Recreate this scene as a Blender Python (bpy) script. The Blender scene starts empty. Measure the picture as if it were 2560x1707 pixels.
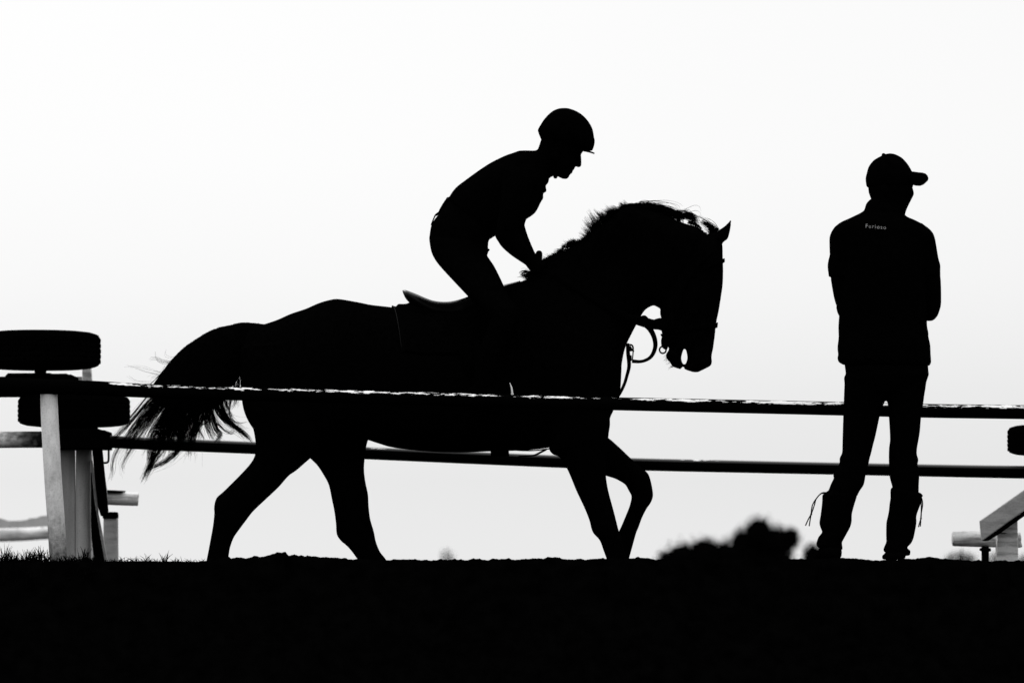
import bpy, bmesh, math, random
from mathutils import Vector, Matrix, noise
R = math.radians
random.seed(7)
S = bpy.context.scene
COL = S.collection

# ------------------------------------------------------------------ camera
FPX = 160.0 / 36.0 * 2560.0            # focal length in photograph pixels
PITCH = math.atan((1425 - 853.5) / FPX)  # eye level lies just under the crest of the bank
CAMZ = -0.051
cam_d = bpy.data.cameras.new('camera')
cam_d.lens = 160.0
cam_d.sensor_width = 36.0
cam_d.sensor_fit = 'HORIZONTAL'
cam_d.clip_end = 3000.0
cam_d.dof.use_dof = True
cam_d.dof.focus_distance = 20.5
cam_d.dof.aperture_fstop = 3.4
cam = bpy.data.objects.new('camera', cam_d)
cam.location = (0, 0, CAMZ)
cam.rotation_euler = (math.pi / 2 + PITCH, 0, 0)
COL.objects.link(cam)
S.camera = cam

# ------------------------------------------------------------------ sky, sun, exposure
SUN_EL, SUN_AZ = R(32), R(-14)          # behind the horse, a little to the left
w = bpy.data.worlds.new('World')
S.world = w
w.use_nodes = True
nt = w.node_tree
nt.nodes.clear()
def N(t, kind, **kw):
    n = t.nodes.new(kind)
    for k, v in kw.items():
        setattr(n, k, v)
    return n
wo = N(nt, 'ShaderNodeOutputWorld')
bg = N(nt, 'ShaderNodeBackground')
bg.inputs['Strength'].default_value = 0.1
sky = N(nt, 'ShaderNodeTexSky', sky_type='NISHITA', sun_disc=False)
sky.sun_elevation = SUN_EL
sky.sun_rotation = SUN_AZ
sky.air_density = 1.0
sky.dust_density = 6.0
bw = N(nt, 'ShaderNodeRGBToBW')
nt.links.new(sky.outputs[0], bw.inputs[0])
def M(t, op, a, b=None):
    n = N(t, 'ShaderNodeMath', operation=op)
    for i, v in enumerate((a, b)):
        if v is None:
            continue
        if isinstance(v, (int, float)):
            n.inputs[i].default_value = v
        else:
            t.links.new(v, n.inputs[i])
    return n.outputs[0]
tc = N(nt, 'ShaderNodeTexCoord')
sp = N(nt, 'ShaderNodeSeparateXYZ')
nt.links.new(tc.outputs['Generated'], sp.inputs[0])
def curve(t, src, pts, lo, hi):
    """piecewise linear value of src, pts = [(x, value)]"""
    mr = N(t, 'ShaderNodeMapRange')
    mr.inputs['From Min'].default_value = lo
    mr.inputs['From Max'].default_value = hi
    t.links.new(src, mr.inputs['Value'])
    cr = N(t, 'ShaderNodeValToRGB')
    el = cr.color_ramp.elements
    while len(el) > 1:
        el.remove(el[-1])
    for i, (x, v) in enumerate(pts):
        e = el[0] if i == 0 else el.new((x - lo) / (hi - lo))
        e.position = (x - lo) / (hi - lo)
        e.color = (v, v, v, 1)
    t.links.new(mr.outputs[0], cr.inputs[0])
    return cr.outputs[0]
# thin bright overcast: the sky's own radiance evened out by cloud, paler upward, dimmer away from the sun
flat = M(nt, 'POWER', M(nt, 'MAXIMUM', bw.outputs[0], 0.05), 0.10)
elev = curve(nt, sp.outputs[2], [(0.0, .90), (0.003, .893), (0.02, .808), (0.0374, .794), (0.0637, .834), (0.09, .845), (0.125, .835), (0.15, .85), (0.3, 1.25), (0.6, 1.8), (1.0, 2.3)], 0, 1)
side = curve(nt, sp.outputs[1], [(-1, .72), (0.0, .85), (.8, .97), (.95, 1.0), (1, 1.0)], -1, 1)
val = M(nt, 'MULTIPLY', M(nt, 'MULTIPLY', flat, elev), side)
cl = N(nt, 'ShaderNodeTexNoise')
cl.inputs['Scale'].default_value = 5.0
cl.inputs['Detail'].default_value = 3.0
cloud = curve(nt, cl.outputs['Fac'], [(0.3, .985), (.7, 1.0)], 0, 1)
val = M(nt, 'MULTIPLY', val, cloud)
val = M(nt, 'MULTIPLY', val, 8.9)
nt.links.new(val, bg.inputs['Color'])
nt.links.new(bg.outputs[0], wo.inputs[0])

sun_d = bpy.data.lights.new('sun', 'SUN')
sun_d.energy = 1.0
sun_d.angle = R(10)
sun_d.color = (1.0, 1.0, 1.0)
sun = bpy.data.objects.new('sun', sun_d)
sdir = Vector((math.sin(SUN_AZ) * math.cos(SUN_EL), math.cos(SUN_AZ) * math.cos(SUN_EL), math.sin(SUN_EL)))
sun.rotation_euler = sdir.to_track_quat('Z', 'Y').to_euler()
sun.location = sdir * 60
COL.objects.link(sun)
S.view_settings.view_transform = 'Standard'
S.view_settings.look = 'None'
S.view_settings.exposure = 0.0
S.view_settings.gamma = 1.0

# ------------------------------------------------------------------ helpers
CP, SP = math.cos(PITCH), math.sin(PITCH)
def P(px, py, Y):
    xc = (px - 1280.0) / FPX
    yc = -(py - 853.5) / FPX
    dy = CP - yc * SP
    dz = SP + yc * CP
    t = Y / dy
    return Vector((xc * t, Y, CAMZ + dz * t))
def U(px, Y):                           # photograph pixels -> metres at distance Y
    return px * Y / FPX
def cr(p0, p1, p2, p3, t):
    return tuple(0.5 * ((2 * b) + (-a + c) * t + (2 * a - 5 * b + 4 * c - d) * t * t + (-a + 3 * b - 3 * c + d) * t ** 3)
                 for a, b, c, d in zip(p0, p1, p2, p3))
def spline(pts, sub):
    out = []
    n = len(pts)
    for i in range(n - 1):
        p0 = pts[max(i - 1, 0)]; p3 = pts[min(i + 2, n - 1)]
        for k in range(sub):
            out.append(cr(p0, pts[i], pts[i + 1], p3, k / sub))
    out.append(tuple(pts[-1]))
    return out
def full(st):
    return [tuple(s) + (0.0,) * (6 - len(s)) for s in st]
def sgnpow(v, p):
    return math.copysign(abs(v) ** p, v)
def ringpt(s, th, Y0, grow=0.0, e=0.9):
    ax, ay, bx, by, d, off = s
    cx, cy = (ax + bx) / 2, (ay + by) / 2
    hx, hy = (ax - bx) / 2, (ay - by) / 2
    L = math.hypot(hx, hy) or 1e-6
    k = (L + grow) / L
    c, sn = sgnpow(math.cos(th), e), sgnpow(math.sin(th), e)
    Y = Y0 + U(off, Y0)
    p = P(cx + hx * k * c, cy + hy * k * c, Y)
    p.y += U((d + grow) * sn, Y0)
    return p

class MB:
    def __init__(self):
        self.v, self.f = [], []
    def rings(self, rs, cap=True):
        b = len(self.v); n = len(rs[0])
        for r in rs:
            self.v.extend(r)
        for i in range(len(rs) - 1):
            for k in range(n):
                a = b + i * n + k; c = b + i * n + (k + 1) % n
                self.f.append((a, c, c + n, a + n))
        if cap:
            self.f.append(tuple(b + k for k in reversed(range(n))))
            e = b + (len(rs) - 1) * n
            self.f.append(tuple(e + k for k in range(n)))
    def loft(self, st, Y0, n=24, sub=4, shrink=1.0, e=0.9):
        rs = []
        for s in spline(full(st), sub):
            if shrink != 1.0:
                ax, ay, bx, by, d, off = s
                cx, cy = (ax + bx) / 2, (ay + by) / 2
                s = (cx + (ax - cx) * shrink, cy + (ay - cy) * shrink, cx + (bx - cx) * shrink, cy + (by - cy) * shrink, d * shrink, off)
            rs.append([ringpt(s, 2 * math.pi * k / n, Y0, e=e) for k in range(n)])
        self.rings(rs)
        return self
    def tube(self, pts, rad, n=10, sub=3, flat=1.0):
        pts = [tuple(p) for p in pts]
        if not isinstance(rad, (list, tuple)):
            rad = [rad] * len(pts)
        sp_ = spline([p + (r,) for p, r in zip(pts, rad)], sub) if sub > 1 else [p + (r,) for p, r in zip(pts, rad)]
        rs = []
        up = None
        for i, q in enumerate(sp_):
            a = Vector(sp_[max(i - 1, 0)][:3]); b = Vector(sp_[min(i + 1, len(sp_) - 1)][:3])
            d = (b - a)
            d = d.normalized() if d.length > 1e-9 else Vector((1, 0, 0))
            if up is None:
                up = Vector((0, 1, 0)) if abs(d.y) < .9 else Vector((0, 0, 1))
            u = (up - d * up.dot(d)).normalized(); v = d.cross(u)
            up = u
            r = max(q[3], 1e-5)
            rs.append([Vector(q[:3]) + u * (math.cos(2 * math.pi * k / n) * r * flat) + v * (math.sin(2 * math.pi * k / n) * r) for k in range(n)])
        self.rings(rs)
        return self
    def ptube(self, pts, rad, Y0, n=10, sub=3, flat=1.0):
        """pts = (px, py, depth offset in px); rad in px"""
        q = [P(p[0], p[1], Y0 + U(p[2] if len(p) > 2 else 0, Y0)) for p in pts]
        rr = [U(r, Y0) for r in rad] if isinstance(rad, (list, tuple)) else U(rad, Y0)
        return self.tube(q, rr, n, sub, flat)
    def ball(self, c, r, n=12):
        rx, ry, rz = r if isinstance(r, (tuple, list)) else (r, r, r)
        c = Vector(c)
        rs = []
        for i in range(1, n):
            a = math.pi * i / n
            rs.append([c + Vector((rx * math.sin(a) * math.cos(2 * math.pi * k / n), ry * math.sin(a) * math.sin(2 * math.pi * k / n), rz * math.cos(a))) for k in range(n)])
        self.rings(rs)
        return self
    def prism(self, poly, Y, th):
        """outline in photograph pixels at distance Y, given a thickness th in metres"""
        n = len(poly); b = len(self.v)
        for dy in (0, th):
            for x, y in poly:
                p = P(x, y, Y); p.y += dy
                self.v.append(p)
        self.f.append(tuple(b + k for k in range(n)))
        self.f.append(tuple(b + n + k for k in reversed(range(n))))
        for k in range(n):
            j = (k + 1) % n
            self.f.append((b + k, b + n + k, b + n + j, b + j))
        return self
    def hair(self, pts, r0, r1, n=3):
        k = len(pts)
        rs = []
        for i, p in enumerate(pts):
            a = pts[max(i - 1, 0)]; b = pts[min(i + 1, k - 1)]
            d = (b - a)
            d = d.normalized() if d.length > 1e-9 else Vector((1, 0, 0))
            u = d.cross(Vector((0, 1, 0)))
            u = u.normalized() if u.length > 1e-4 else Vector((0, 0, 1))
            v = d.cross(u)
            r = r0 + (r1 - r0) * i / (k - 1)
            rs.append([p + u * (r * math.cos(2.0944 * j)) + v * (r * math.sin(2.0944 * j)) for j in range(n)])
        self.rings(rs)

def mesh_object(name, mb, mat, smooth=True, remesh=None, relax=0, bevel=0.0):
    me = bpy.data.meshes.new(name)
    me.from_pydata([tuple(v) for v in mb.v], [], mb.f)
    me.validate()
    bm = bmesh.new(); bm.from_mesh(me)
    bmesh.ops.recalc_face_normals(bm, faces=bm.faces)
    bm.to_mesh(me); bm.free()
    if remesh or bevel:
        tmp = bpy.data.objects.new('temp', me)
        COL.objects.link(tmp)
        if remesh:
            m = tmp.modifiers.new('r', 'REMESH'); m.mode = 'VOXEL'; m.voxel_size = remesh; m.adaptivity = 0.0
            if relax:
                s = tmp.modifiers.new('s', 'SMOOTH'); s.factor = .5; s.iterations = relax
        if bevel:
            b = tmp.modifiers.new('b', 'BEVEL'); b.width = bevel; b.segments = 2; b.limit_method = 'ANGLE'; b.angle_limit = R(35)
        dg = bpy.context.evaluated_depsgraph_get()
        me2 = bpy.data.meshes.new_from_object(tmp.evaluated_get(dg))
        bpy.data.objects.remove(tmp)
        bpy.data.meshes.remove(me)
        me = me2
    me.name = name
    if smooth:
        me.polygons.foreach_set('use_smooth', [True] * len(me.polygons))
    me.materials.clear()
    me.materials.append(mat)
    o = bpy.data.objects.new(name, me)
    COL.objects.link(o)
    return o

def tag(o, label=None, cat=None, group=None, kind=None):
    if label: o['label'] = label
    if cat: o['category'] = cat
    if group: o['group'] = group
    if kind: o['kind'] = kind
    return o
def thing(name, loc, label, cat, group=None):
    o = bpy.data.objects.new(name, None)
    o.empty_display_size = .1
    o.location = loc
    COL.objects.link(o)
    return tag(o, label, cat, group)
def base(o):
    while o.parent: o = o.parent
    return Vector(o.location)
def part(name, mb, mat, parent, label=None, **kw):
    off = base(parent)
    mb.v = [Vector(v) - off for v in mb.v]
    o = mesh_object(name, mb, mat, **kw)
    o.parent = parent
    if label: o['label'] = label
    return o
def single(name, mb, mat, label=None, cat=None, group=None, kind=None, **kw):
    xs = [v[0] for v in mb.v]; ys = [v[1] for v in mb.v]; zs = [v[2] for v in mb.v]
    c = Vector(((min(xs) + max(xs)) / 2, (min(ys) + max(ys)) / 2, min(zs)))
    mb.v = [Vector(v) - c for v in mb.v]
    o = mesh_object(name, mb, mat, **kw)
    o.location = c
    return tag(o, label, cat, group, kind)

# ------------------------------------------------------------------ materials
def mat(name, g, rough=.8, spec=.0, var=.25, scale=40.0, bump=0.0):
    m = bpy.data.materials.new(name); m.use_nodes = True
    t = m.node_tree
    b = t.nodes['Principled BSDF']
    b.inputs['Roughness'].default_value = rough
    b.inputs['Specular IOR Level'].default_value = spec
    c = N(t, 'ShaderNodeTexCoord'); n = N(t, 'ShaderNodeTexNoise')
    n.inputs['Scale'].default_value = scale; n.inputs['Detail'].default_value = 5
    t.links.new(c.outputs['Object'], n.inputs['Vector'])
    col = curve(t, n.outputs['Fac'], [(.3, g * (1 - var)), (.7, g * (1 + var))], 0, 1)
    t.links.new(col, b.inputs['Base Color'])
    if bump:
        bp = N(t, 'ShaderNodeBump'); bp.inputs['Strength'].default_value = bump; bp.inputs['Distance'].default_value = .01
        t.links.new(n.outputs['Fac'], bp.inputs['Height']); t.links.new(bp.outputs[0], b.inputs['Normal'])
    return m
coat = mat('black_coat', .0008, .9, .0)
hairm = mat('black_hair', .0008, .9, .0)
cloth = mat('black_cloth', .0008, .95, .0, bump=.2)
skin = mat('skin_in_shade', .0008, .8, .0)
leather = mat('black_leather', .0007, .7, .0)
seat_leather = mat('seat_leather', .001, .4, .05)
helmetm = mat('helmet_shell', .0008, .7, .0)
rubber = mat('tyre_rubber', .0007, .9, .0)
metal = mat('dark_steel', .0009, .7, .0)
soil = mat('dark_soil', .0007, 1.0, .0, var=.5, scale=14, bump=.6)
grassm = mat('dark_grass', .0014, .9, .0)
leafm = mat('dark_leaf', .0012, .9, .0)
piping = mat('pale_piping', .016, .8, .0)
thread = mat('grey_lettering', .27, .7, .1, var=.35, scale=60)

def white_paint(name, g=.72, dirt=.5, sc=9.0, stretch=(1, 1, .35), chips=.0, mud_shade=None, wheel_shade=None):
    """chalky white paint with grime blotches, fine scratches and chipped dark spots"""
    m = bpy.data.materials.new(name); m.use_nodes = True
    t = m.node_tree; b = t.nodes['Principled BSDF']
    b.inputs['Roughness'].default_value = .7; b.inputs['Specular IOR Level'].default_value = .2
    c = N(t, 'ShaderNodeTexCoord'); mp = N(t, 'ShaderNodeMapping'); mp.inputs['Scale'].default_value = stretch
    t.links.new(c.outputs['Object'], mp.inputs[0])
    n1 = N(t, 'ShaderNodeTexNoise'); n1.inputs['Scale'].default_value = sc; n1.inputs['Detail'].default_value = 6; n1.inputs['Roughness'].default_value = .65
    n2 = N(t, 'ShaderNodeTexNoise'); n2.inputs['Scale'].default_value = 170; n2.inputs['Detail'].default_value = 4
    n3 = N(t, 'ShaderNodeTexVoronoi'); n3.inputs['Scale'].default_value = 16
    for n in (n1, n3): t.links.new(mp.outputs[0], n.inputs['Vector'])
    t.links.new(c.outputs['Object'], n2.inputs['Vector'])
    a = curve(t, n1.outputs['Fac'], [(.32, 1 - dirt), (.55, 1.0)], 0, 1)
    f = curve(t, n2.outputs['Fac'], [(.3, .8), (.5, 1.0)], 0, 1)
    k = curve(t, n3.outputs['Distance'], [(.09 + chips, .06), (.13 + chips, 1.0)], 0, 1)
    sc3 = N(t, 'ShaderNodeSeparateColor'); t.links.new(n3.outputs['Color'], sc3.inputs[0])
    k = M(t, 'MAXIMUM', k, curve(t, sc3.outputs[0], [(.22, 0), (.24, 1)], 0, 1))
    v = M(t, 'MULTIPLY', M(t, 'MULTIPLY', a, f), M(t, 'MULTIPLY', k, g))
    if wheel_shade:                                 # shade of the wheel above painted in, from local x = wheel_shade[0] on
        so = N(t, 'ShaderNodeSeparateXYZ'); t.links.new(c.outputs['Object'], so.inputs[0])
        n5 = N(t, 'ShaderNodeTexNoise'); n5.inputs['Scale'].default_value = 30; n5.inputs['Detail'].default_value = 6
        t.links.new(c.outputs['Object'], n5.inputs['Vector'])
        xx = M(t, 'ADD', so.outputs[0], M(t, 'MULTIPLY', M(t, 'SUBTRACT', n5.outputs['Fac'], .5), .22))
        v = M(t, 'MULTIPLY', v, curve(t, xx, [(wheel_shade[0] - .13, 1.0), (wheel_shade[0], .35), (wheel_shade[1], .01)], -1, 2))
    if mud_shade:                                   # earth splashes plus painted shade toward the ground, height mud_shade in metres
        so = N(t, 'ShaderNodeSeparateXYZ'); t.links.new(c.outputs['Object'], so.inputs[0])
        n4 = N(t, 'ShaderNodeTexNoise'); n4.inputs['Scale'].default_value = 38; n4.inputs['Detail'].default_value = 6; n4.inputs['Roughness'].default_value = .7
        t.links.new(c.outputs['Object'], n4.inputs['Vector'])
        hgt = M(t, 'ADD', M(t, 'DIVIDE', so.outputs[2], mud_shade), M(t, 'MULTIPLY', M(t, 'SUBTRACT', n4.outputs['Fac'], .5), 1.6))
        v = M(t, 'MULTIPLY', v, curve(t, hgt, [(-.1, .08), (.35, .38), (.8, .72), (1.5, 1.0)], -1, 3))
    t.links.new(v, b.inputs['Base Color'])
    bp = N(t, 'ShaderNodeBump'); bp.inputs['Strength'].default_value = .3; bp.inputs['Distance'].default_value = .004
    t.links.new(n2.outputs['Fac'], bp.inputs['Height']); t.links.new(bp.outputs[0], b.inputs['Normal'])
    return m
def worn_rail(name, thr=.5, nz=.3, white=.9, dark=.0009, bare=None, top_light=0.0):
    """dark pole whose old white paint survives in flakes along its upper side; bare = local x left of which none is left"""
    m = bpy.data.materials.new(name); m.use_nodes = True
    t = m.node_tree; b = t.nodes['Principled BSDF']
    b.inputs['Roughness'].default_value = .7; b.inputs['Specular IOR Level'].default_value = .0
    c = N(t, 'ShaderNodeTexCoord'); mp = N(t, 'ShaderNodeMapping'); mp.inputs['Scale'].default_value = (22, 130, 130)
    t.links.new(c.outputs['Object'], mp.inputs[0])
    n1 = N(t, 'ShaderNodeTexNoise'); n1.inputs['Scale'].default_value = 1.0; n1.inputs['Detail'].default_value = 5; n1.inputs['Roughness'].default_value = .6
    t.links.new(mp.outputs[0], n1.inputs['Vector'])
    n2 = N(t, 'ShaderNodeTexNoise'); n2.inputs['Scale'].default_value = 2.6; n2.inputs['Detail'].default_value = 2
    t.links.new(c.outputs['Object'], n2.inputs['Vector'])
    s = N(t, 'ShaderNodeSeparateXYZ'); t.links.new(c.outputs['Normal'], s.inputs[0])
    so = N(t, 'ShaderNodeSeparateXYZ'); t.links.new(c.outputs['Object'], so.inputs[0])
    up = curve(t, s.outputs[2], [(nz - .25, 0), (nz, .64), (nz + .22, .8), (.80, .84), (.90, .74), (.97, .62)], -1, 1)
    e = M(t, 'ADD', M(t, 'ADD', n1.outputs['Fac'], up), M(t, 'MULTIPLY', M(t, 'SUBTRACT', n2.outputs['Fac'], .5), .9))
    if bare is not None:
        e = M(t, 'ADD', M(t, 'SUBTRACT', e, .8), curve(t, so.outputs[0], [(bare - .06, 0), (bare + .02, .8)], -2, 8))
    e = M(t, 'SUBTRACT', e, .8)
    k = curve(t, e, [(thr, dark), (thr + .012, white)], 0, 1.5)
    if top_light:  # soft light along the top, painted in by upward normal
        d = curve(t, s.outputs[2], [(.45, dark), (.8, top_light * .25), (.97, top_light)], -1, 1)
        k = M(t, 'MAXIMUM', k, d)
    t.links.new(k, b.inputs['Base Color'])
    return m
post_paint = white_paint('post_white_paint', .90, .45, 10, chips=.05, mud_shade=.26)
board_paint = white_paint('board_white_paint', .36, .45, 6, (1, 1, .15))
pole_paint = white_paint('pole_white_paint', .85, .7, 9, (.5, 1, 2))
log_paint = white_paint('log_white_paint', .78, .8, 16, (.3, 1, 2.0), .03)
plank_paint = white_paint('plank_grey_wood', .36, .45, 9, (.4, 1, 2))
grimy_shaded = white_paint('grimy_shaded_paint', .9, .85, 22, (.6, 1, 1), .03, wheel_shade=(.27, .36))
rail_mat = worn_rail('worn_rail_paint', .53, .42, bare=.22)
rail_far = worn_rail('old_paint_lit_top', .70, .75, .8, top_light=.30)

# ------------------------------------------------------------------ ground: bank with a rough crest, track behind
CREST = [(-400, 1405), (0, 1405), (100, 1404), (300, 1404), (420, 1405), (500, 1403), (516, 1402), (560, 1393), (572, 1390), (579, 1395.5), (591, 1391), (615, 1394.5), (636, 1388), (650, 1391),
         (670, 1385.5), (687, 1384), (693.5, 1380), (705, 1381), (714.7, 1379.5), (722, 1388), (736, 1385), (753, 1386.6), (764.7, 1391.4), (768, 1386.6), (783, 1390), (814, 1391.5),
         (838, 1392.5), (866, 1395), (893, 1397), (965, 1399), (976, 1396.8), (1000, 1397), (1080, 1399), (1180, 1397), (1300, 1397), (1336, 1393.6), (1362, 1396), (1370, 1391), (1377, 1394), (1386, 1391),
         (1404, 1396), (1438, 1397), (1452, 1395), (1466, 1398), (1500, 1394.6), (1572, 1394), (1621, 1394), (1640, 1398.5), (1700, 1397), (1900, 1397), (2046, 1396), (2102, 1392.5), (2135, 1395),
         (2198, 1400), (2215, 1397), (2263, 1397), (2295, 1393.7), (2326, 1390.6), (2348, 1395), (2380, 1397), (2450, 1401), (2560, 1401), (2960, 1403)]
def lerp_tab(tab, x):
    if x <= tab[0][0]: return tab[0][1]
    for (a, b), (c, d) in zip(tab, tab[1:]):
        if x <= c:
            return b + (d - b) * (x - a) / (c - a)
    return tab[-1][1]
LIP = 19.7
TRACKZ = -0.383
def ground_z(x, y):
    px = 1280 + x / LIP * FPX
    lip = CAMZ + LIP * (1425 - lerp_tab(CREST, px)) / FPX
    if abs(x) < 3:
        lip += .0045 * noise.fractal(Vector((x * 22, 3.1, 0)), .8, 2.0, 5) + .011 * max(0, noise.noise(Vector((x * 34, 9, 2))) - .18) + .006 * max(0, noise.noise(Vector((x * 75, 4, 2))) - .1) - .001
    cl = .03 * noise.fractal(Vector((x * 5, y * 5, 1)), 1.0, 2.0, 3) + .012 * noise.noise(Vector((x * 22, y * 22, 4)))
    if y < LIP:
        t = LIP - y
        z = lip - 1.08 * t - .05 * (1 - math.exp(-t * 8)) + cl * min(1, t * 4)
        return max(z, -1.25 + .4 * cl)
    if y < 20.5:
        return lip * max(0, 1 - (y - LIP) * 3) - .012 * min(1, (y - LIP) * 4) + .1 * cl * min(1, (y - LIP) * 3)
    if y < 20.85:
        return -.012 + (TRACKZ + .012) * (y - 20.5) / .35
    return TRACKZ + .15 * cl * (1 if y < 40 else 0)
xs = [-600, -200, -60, -20, -9, -5, -3.5] + [-2.9 + .005 * i for i in range(int(5.8 / .005) + 1)] + [3.5, 5, 9, 20, 60, 200, 600]
ys = [-40, 0, 10, 16, 17.8, 18.3, 18.6, 18.8] + [18.9 + .04 * i for i in range(17)] + [19.58, 19.6, 19.62, 19.64, 19.66, 19.68, 19.7, 19.72, 19.75, 19.8, 19.9, 20.0, 20.1, 20.25, 20.4, 20.5, 20.6, 20.7, 20.85, 21, 21.3, 21.6, 22, 22.5, 23, 24, 26, 30, 40, 60, 100, 300, 900]
g = MB()
for y in ys:
    for x in xs:
        g.v.append(Vector((x, y, ground_z(x, y))))
nx = len(xs)
for j in range(len(ys) - 1):
    for i in range(nx - 1):
        a = j * nx + i
        g.f.append((a, a + 1, a + nx + 1, a + nx))
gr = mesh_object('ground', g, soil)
tag(gr, 'dark bank of rough soil across the bottom of the picture', kind='structure')

# ------------------------------------------------------------------ near fence: leaning white post and the worn top rail
YF = 20.35
fence = thing('rail_fence', P(145, 1404, YF), 'long worn rail on a leaning white post, crossing in front of the horse', 'fence')
RT = [(-420, 934, 18.5), (0, 946, 18.5), (180, 953, 18.2), (360, 977, 17.4), (600, 984, 17.4), (860, 990, 17), (1360, 1005, 16.6), (1535, 1009, 16.4), (2040, 1020, 17), (2310, 1026.5, 17.4), (2560, 1030.5, 17.6), (2760, 1035, 17.6)]
RT = [(-420, 956, 19), (0, 963, 20), (120, 966.5, 19), (240, 970, 18), (360, 976.5, 17.4), (600, 984, 17), (860, 990.5, 16.6), (1360, 1004.5, 16.3), (1535, 1009, 16.4), (2040, 1020, 17), (2310, 1026.5, 17.4), (2560, 1030, 17.6), (2760, 1034.5, 17.6)]
mb = MB()
pts = [P(x, y, YF) for x, y, r in RT]
mb.tube(pts, [U(r, YF) for x, y, r in RT], n=28, sub=12)
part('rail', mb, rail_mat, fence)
mb = MB()
mb.ptube([(121.5, 972), (122, 985), (124.5, 1050), (132, 1187), (140, 1300), (146, 1404), (149, 1450)], [20.5, 21.3, 22, 22, 22, 22, 22], YF + .03, n=28, sub=6)
part('post', mb, post_paint, fence)

mb = MB()
mb.ptube([(1281, 990, -2), (1280.5, 982, -3), (1279, 970, -2), (1274.5, 956.5, 0)], [4.6, 2.6, 1.9, .5], YF, n=8, sub=4, flat=.5)
part('splinter', mb, white_paint('splinter_wood', .8, .3, 20), fence, label='pale curved splinter standing up from the rail')

# ------------------------------------------------------------------ far side: rail, wheel stands, poles
YS = 22.6
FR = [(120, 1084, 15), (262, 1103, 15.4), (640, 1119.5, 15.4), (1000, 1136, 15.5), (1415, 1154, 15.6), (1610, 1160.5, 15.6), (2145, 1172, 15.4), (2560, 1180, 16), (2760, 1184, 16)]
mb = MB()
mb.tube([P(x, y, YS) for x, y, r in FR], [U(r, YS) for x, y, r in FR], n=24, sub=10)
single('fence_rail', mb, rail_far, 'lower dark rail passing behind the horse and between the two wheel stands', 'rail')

def tyre(mb, cx, cy, Rpx, hpx, Y):
    prof = [(.46, .62), (.5, .9), (.56, .97), (.70, 1.0), (.83, .95), (.90, .88), (.945, .82), (.965, .7)]
    tread = []
    for k in range(5):
        a = .62 - k * .28
        tread += [(.988 - .012 * abs(a) ** 2, a), (.990 - .012 * abs(a) ** 2, a - .1), (.988 - .012 * abs(a) ** 2, a - .2), (.978, a - .215), (.978, a - .255)]
    tread = tread[:-2]
    lower = [(r, -z) for r, z in reversed(prof)]
    full_ = prof + tread + lower
    c = P(cx, cy, Y); Rm, hm = U(Rpx, Y), U(hpx, Y)
    n = 96
    rs = []
    for r, z in full_:
        ring = []
        for k in range(n):
            a = 2 * math.pi * k / n
            rr = r
            if .55 > abs(z) and r > .985 and k % 4 == 0: rr -= .006
            if r > .94 and r < .985 and abs(z) > .55 and k % 3 == 0: rr -= .012
            ring.append(c + Vector((rr * Rm * math.cos(a), rr * Rm * math.sin(a), z * hm)))
        rs.append(ring)
    rs.append(rs[0])
    mb.rings(rs, cap=False)
def hub(mb, cx, cy, Rpx, hpx, Y, y0, y1, rp):
    c = P(cx, cy, Y)
    n = 40
    def ring(r, z): return [c + Vector((r * math.cos(2 * math.pi * k / n), r * math.sin(2 * math.pi * k / n), z)) for k in range(n)]
    Rm, hm = U(Rpx, Y), U(hpx, Y)
    mb.rings([ring(.47 * Rm, .55 * hm), ring(.44 * Rm, .5 * hm), ring(.30 * Rm, .2 * hm), ring(.16 * Rm, .22 * hm), ring(.15 * Rm, .5 * hm), ring(.05 * Rm, .52 * hm)], cap=True)
    mb.rings([ring(.47 * Rm, -.55 * hm), ring(.44 * Rm, -.5 * hm), ring(.30 * Rm, .1 * hm), ring(.05 * Rm, .1 * hm)], cap=True)
    mb.tube([P(cx, y0, Y), P(cx, y1, Y)], U(rp, Y), n=20, sub=1)

stand = thing('wheel_stand', P(200, 1500, YS), 'dark frame with two flat-lying wheels and white boards, at the left behind the leaning post', 'wheel stand', 'wheel stands along the far rail')
def wheel(parent, cx, cy, Rpx, hpx, Y, y0, y1, rp):
    mb = MB(); tyre(mb, cx, cy, Rpx, hpx, Y)
    wl = part('wheel', mb, rubber, parent, smooth=False)
    mb = MB(); hub(mb, cx, cy, Rpx, hpx, Y, y0, y1, rp)
    part('hub', mb, metal, wl)
wheel(stand, 101, 876, 153, 46.5, YS, 890, 950, 15)
wheel(stand, 185, 1026, 142, 40, YS, 1040, 1090, 60)
mb = MB()
mb.prism([(-60, 942), (12, 941), (19, 932.5), (126, 932), (127, 934), (166, 933.5), (170, 936), (178, 935.5), (180, 958), (176, 984), (66, 986), (48, 987), (46, 985), (-60, 985)], YS - .09, .42)
part('bracket', mb, metal, stand, smooth=False, bevel=.004)
mb = MB()
mb.prism([(120, 1072), (246, 1071), (249, 1075), (262, 1074.5), (263, 1086), (263, 1120), (120, 1121)], YS - .28, .40)  # overhang toward the camera added to shade the post below
part('bracket', mb, metal, stand, smooth=False, bevel=.004)
mb = MB(); mb.prism([(150, 1100), (187, 1100), (188, 1405), (186, 1520), (168, 1520), (150, 1404)], YS - .03, .03)
part('board', mb, board_paint, stand, smooth=False, bevel=.003)
mb = MB()
mb.ptube([(209, 1095), (208.5, 1180), (208, 1280), (209, 1400), (210, 1520)], [19, 19.4, 19.4, 20.5, 22], YS - .02, n=24, sub=4)
part('post', mb, board_paint, stand)
mb = MB(); mb.prism([(205.5, 905), (226, 905), (229.5, 955), (229.5, 1090), (230, 1520), (204, 1520), (205, 1090)], YS + .32, .05)
mb.prism([(176, 941), (205.4, 941), (205.4, 956), (176, 956)], YS + .285, .04)
part('rail_support', mb, log_paint, stand, smooth=False, bevel=.003)
mb = MB()
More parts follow.
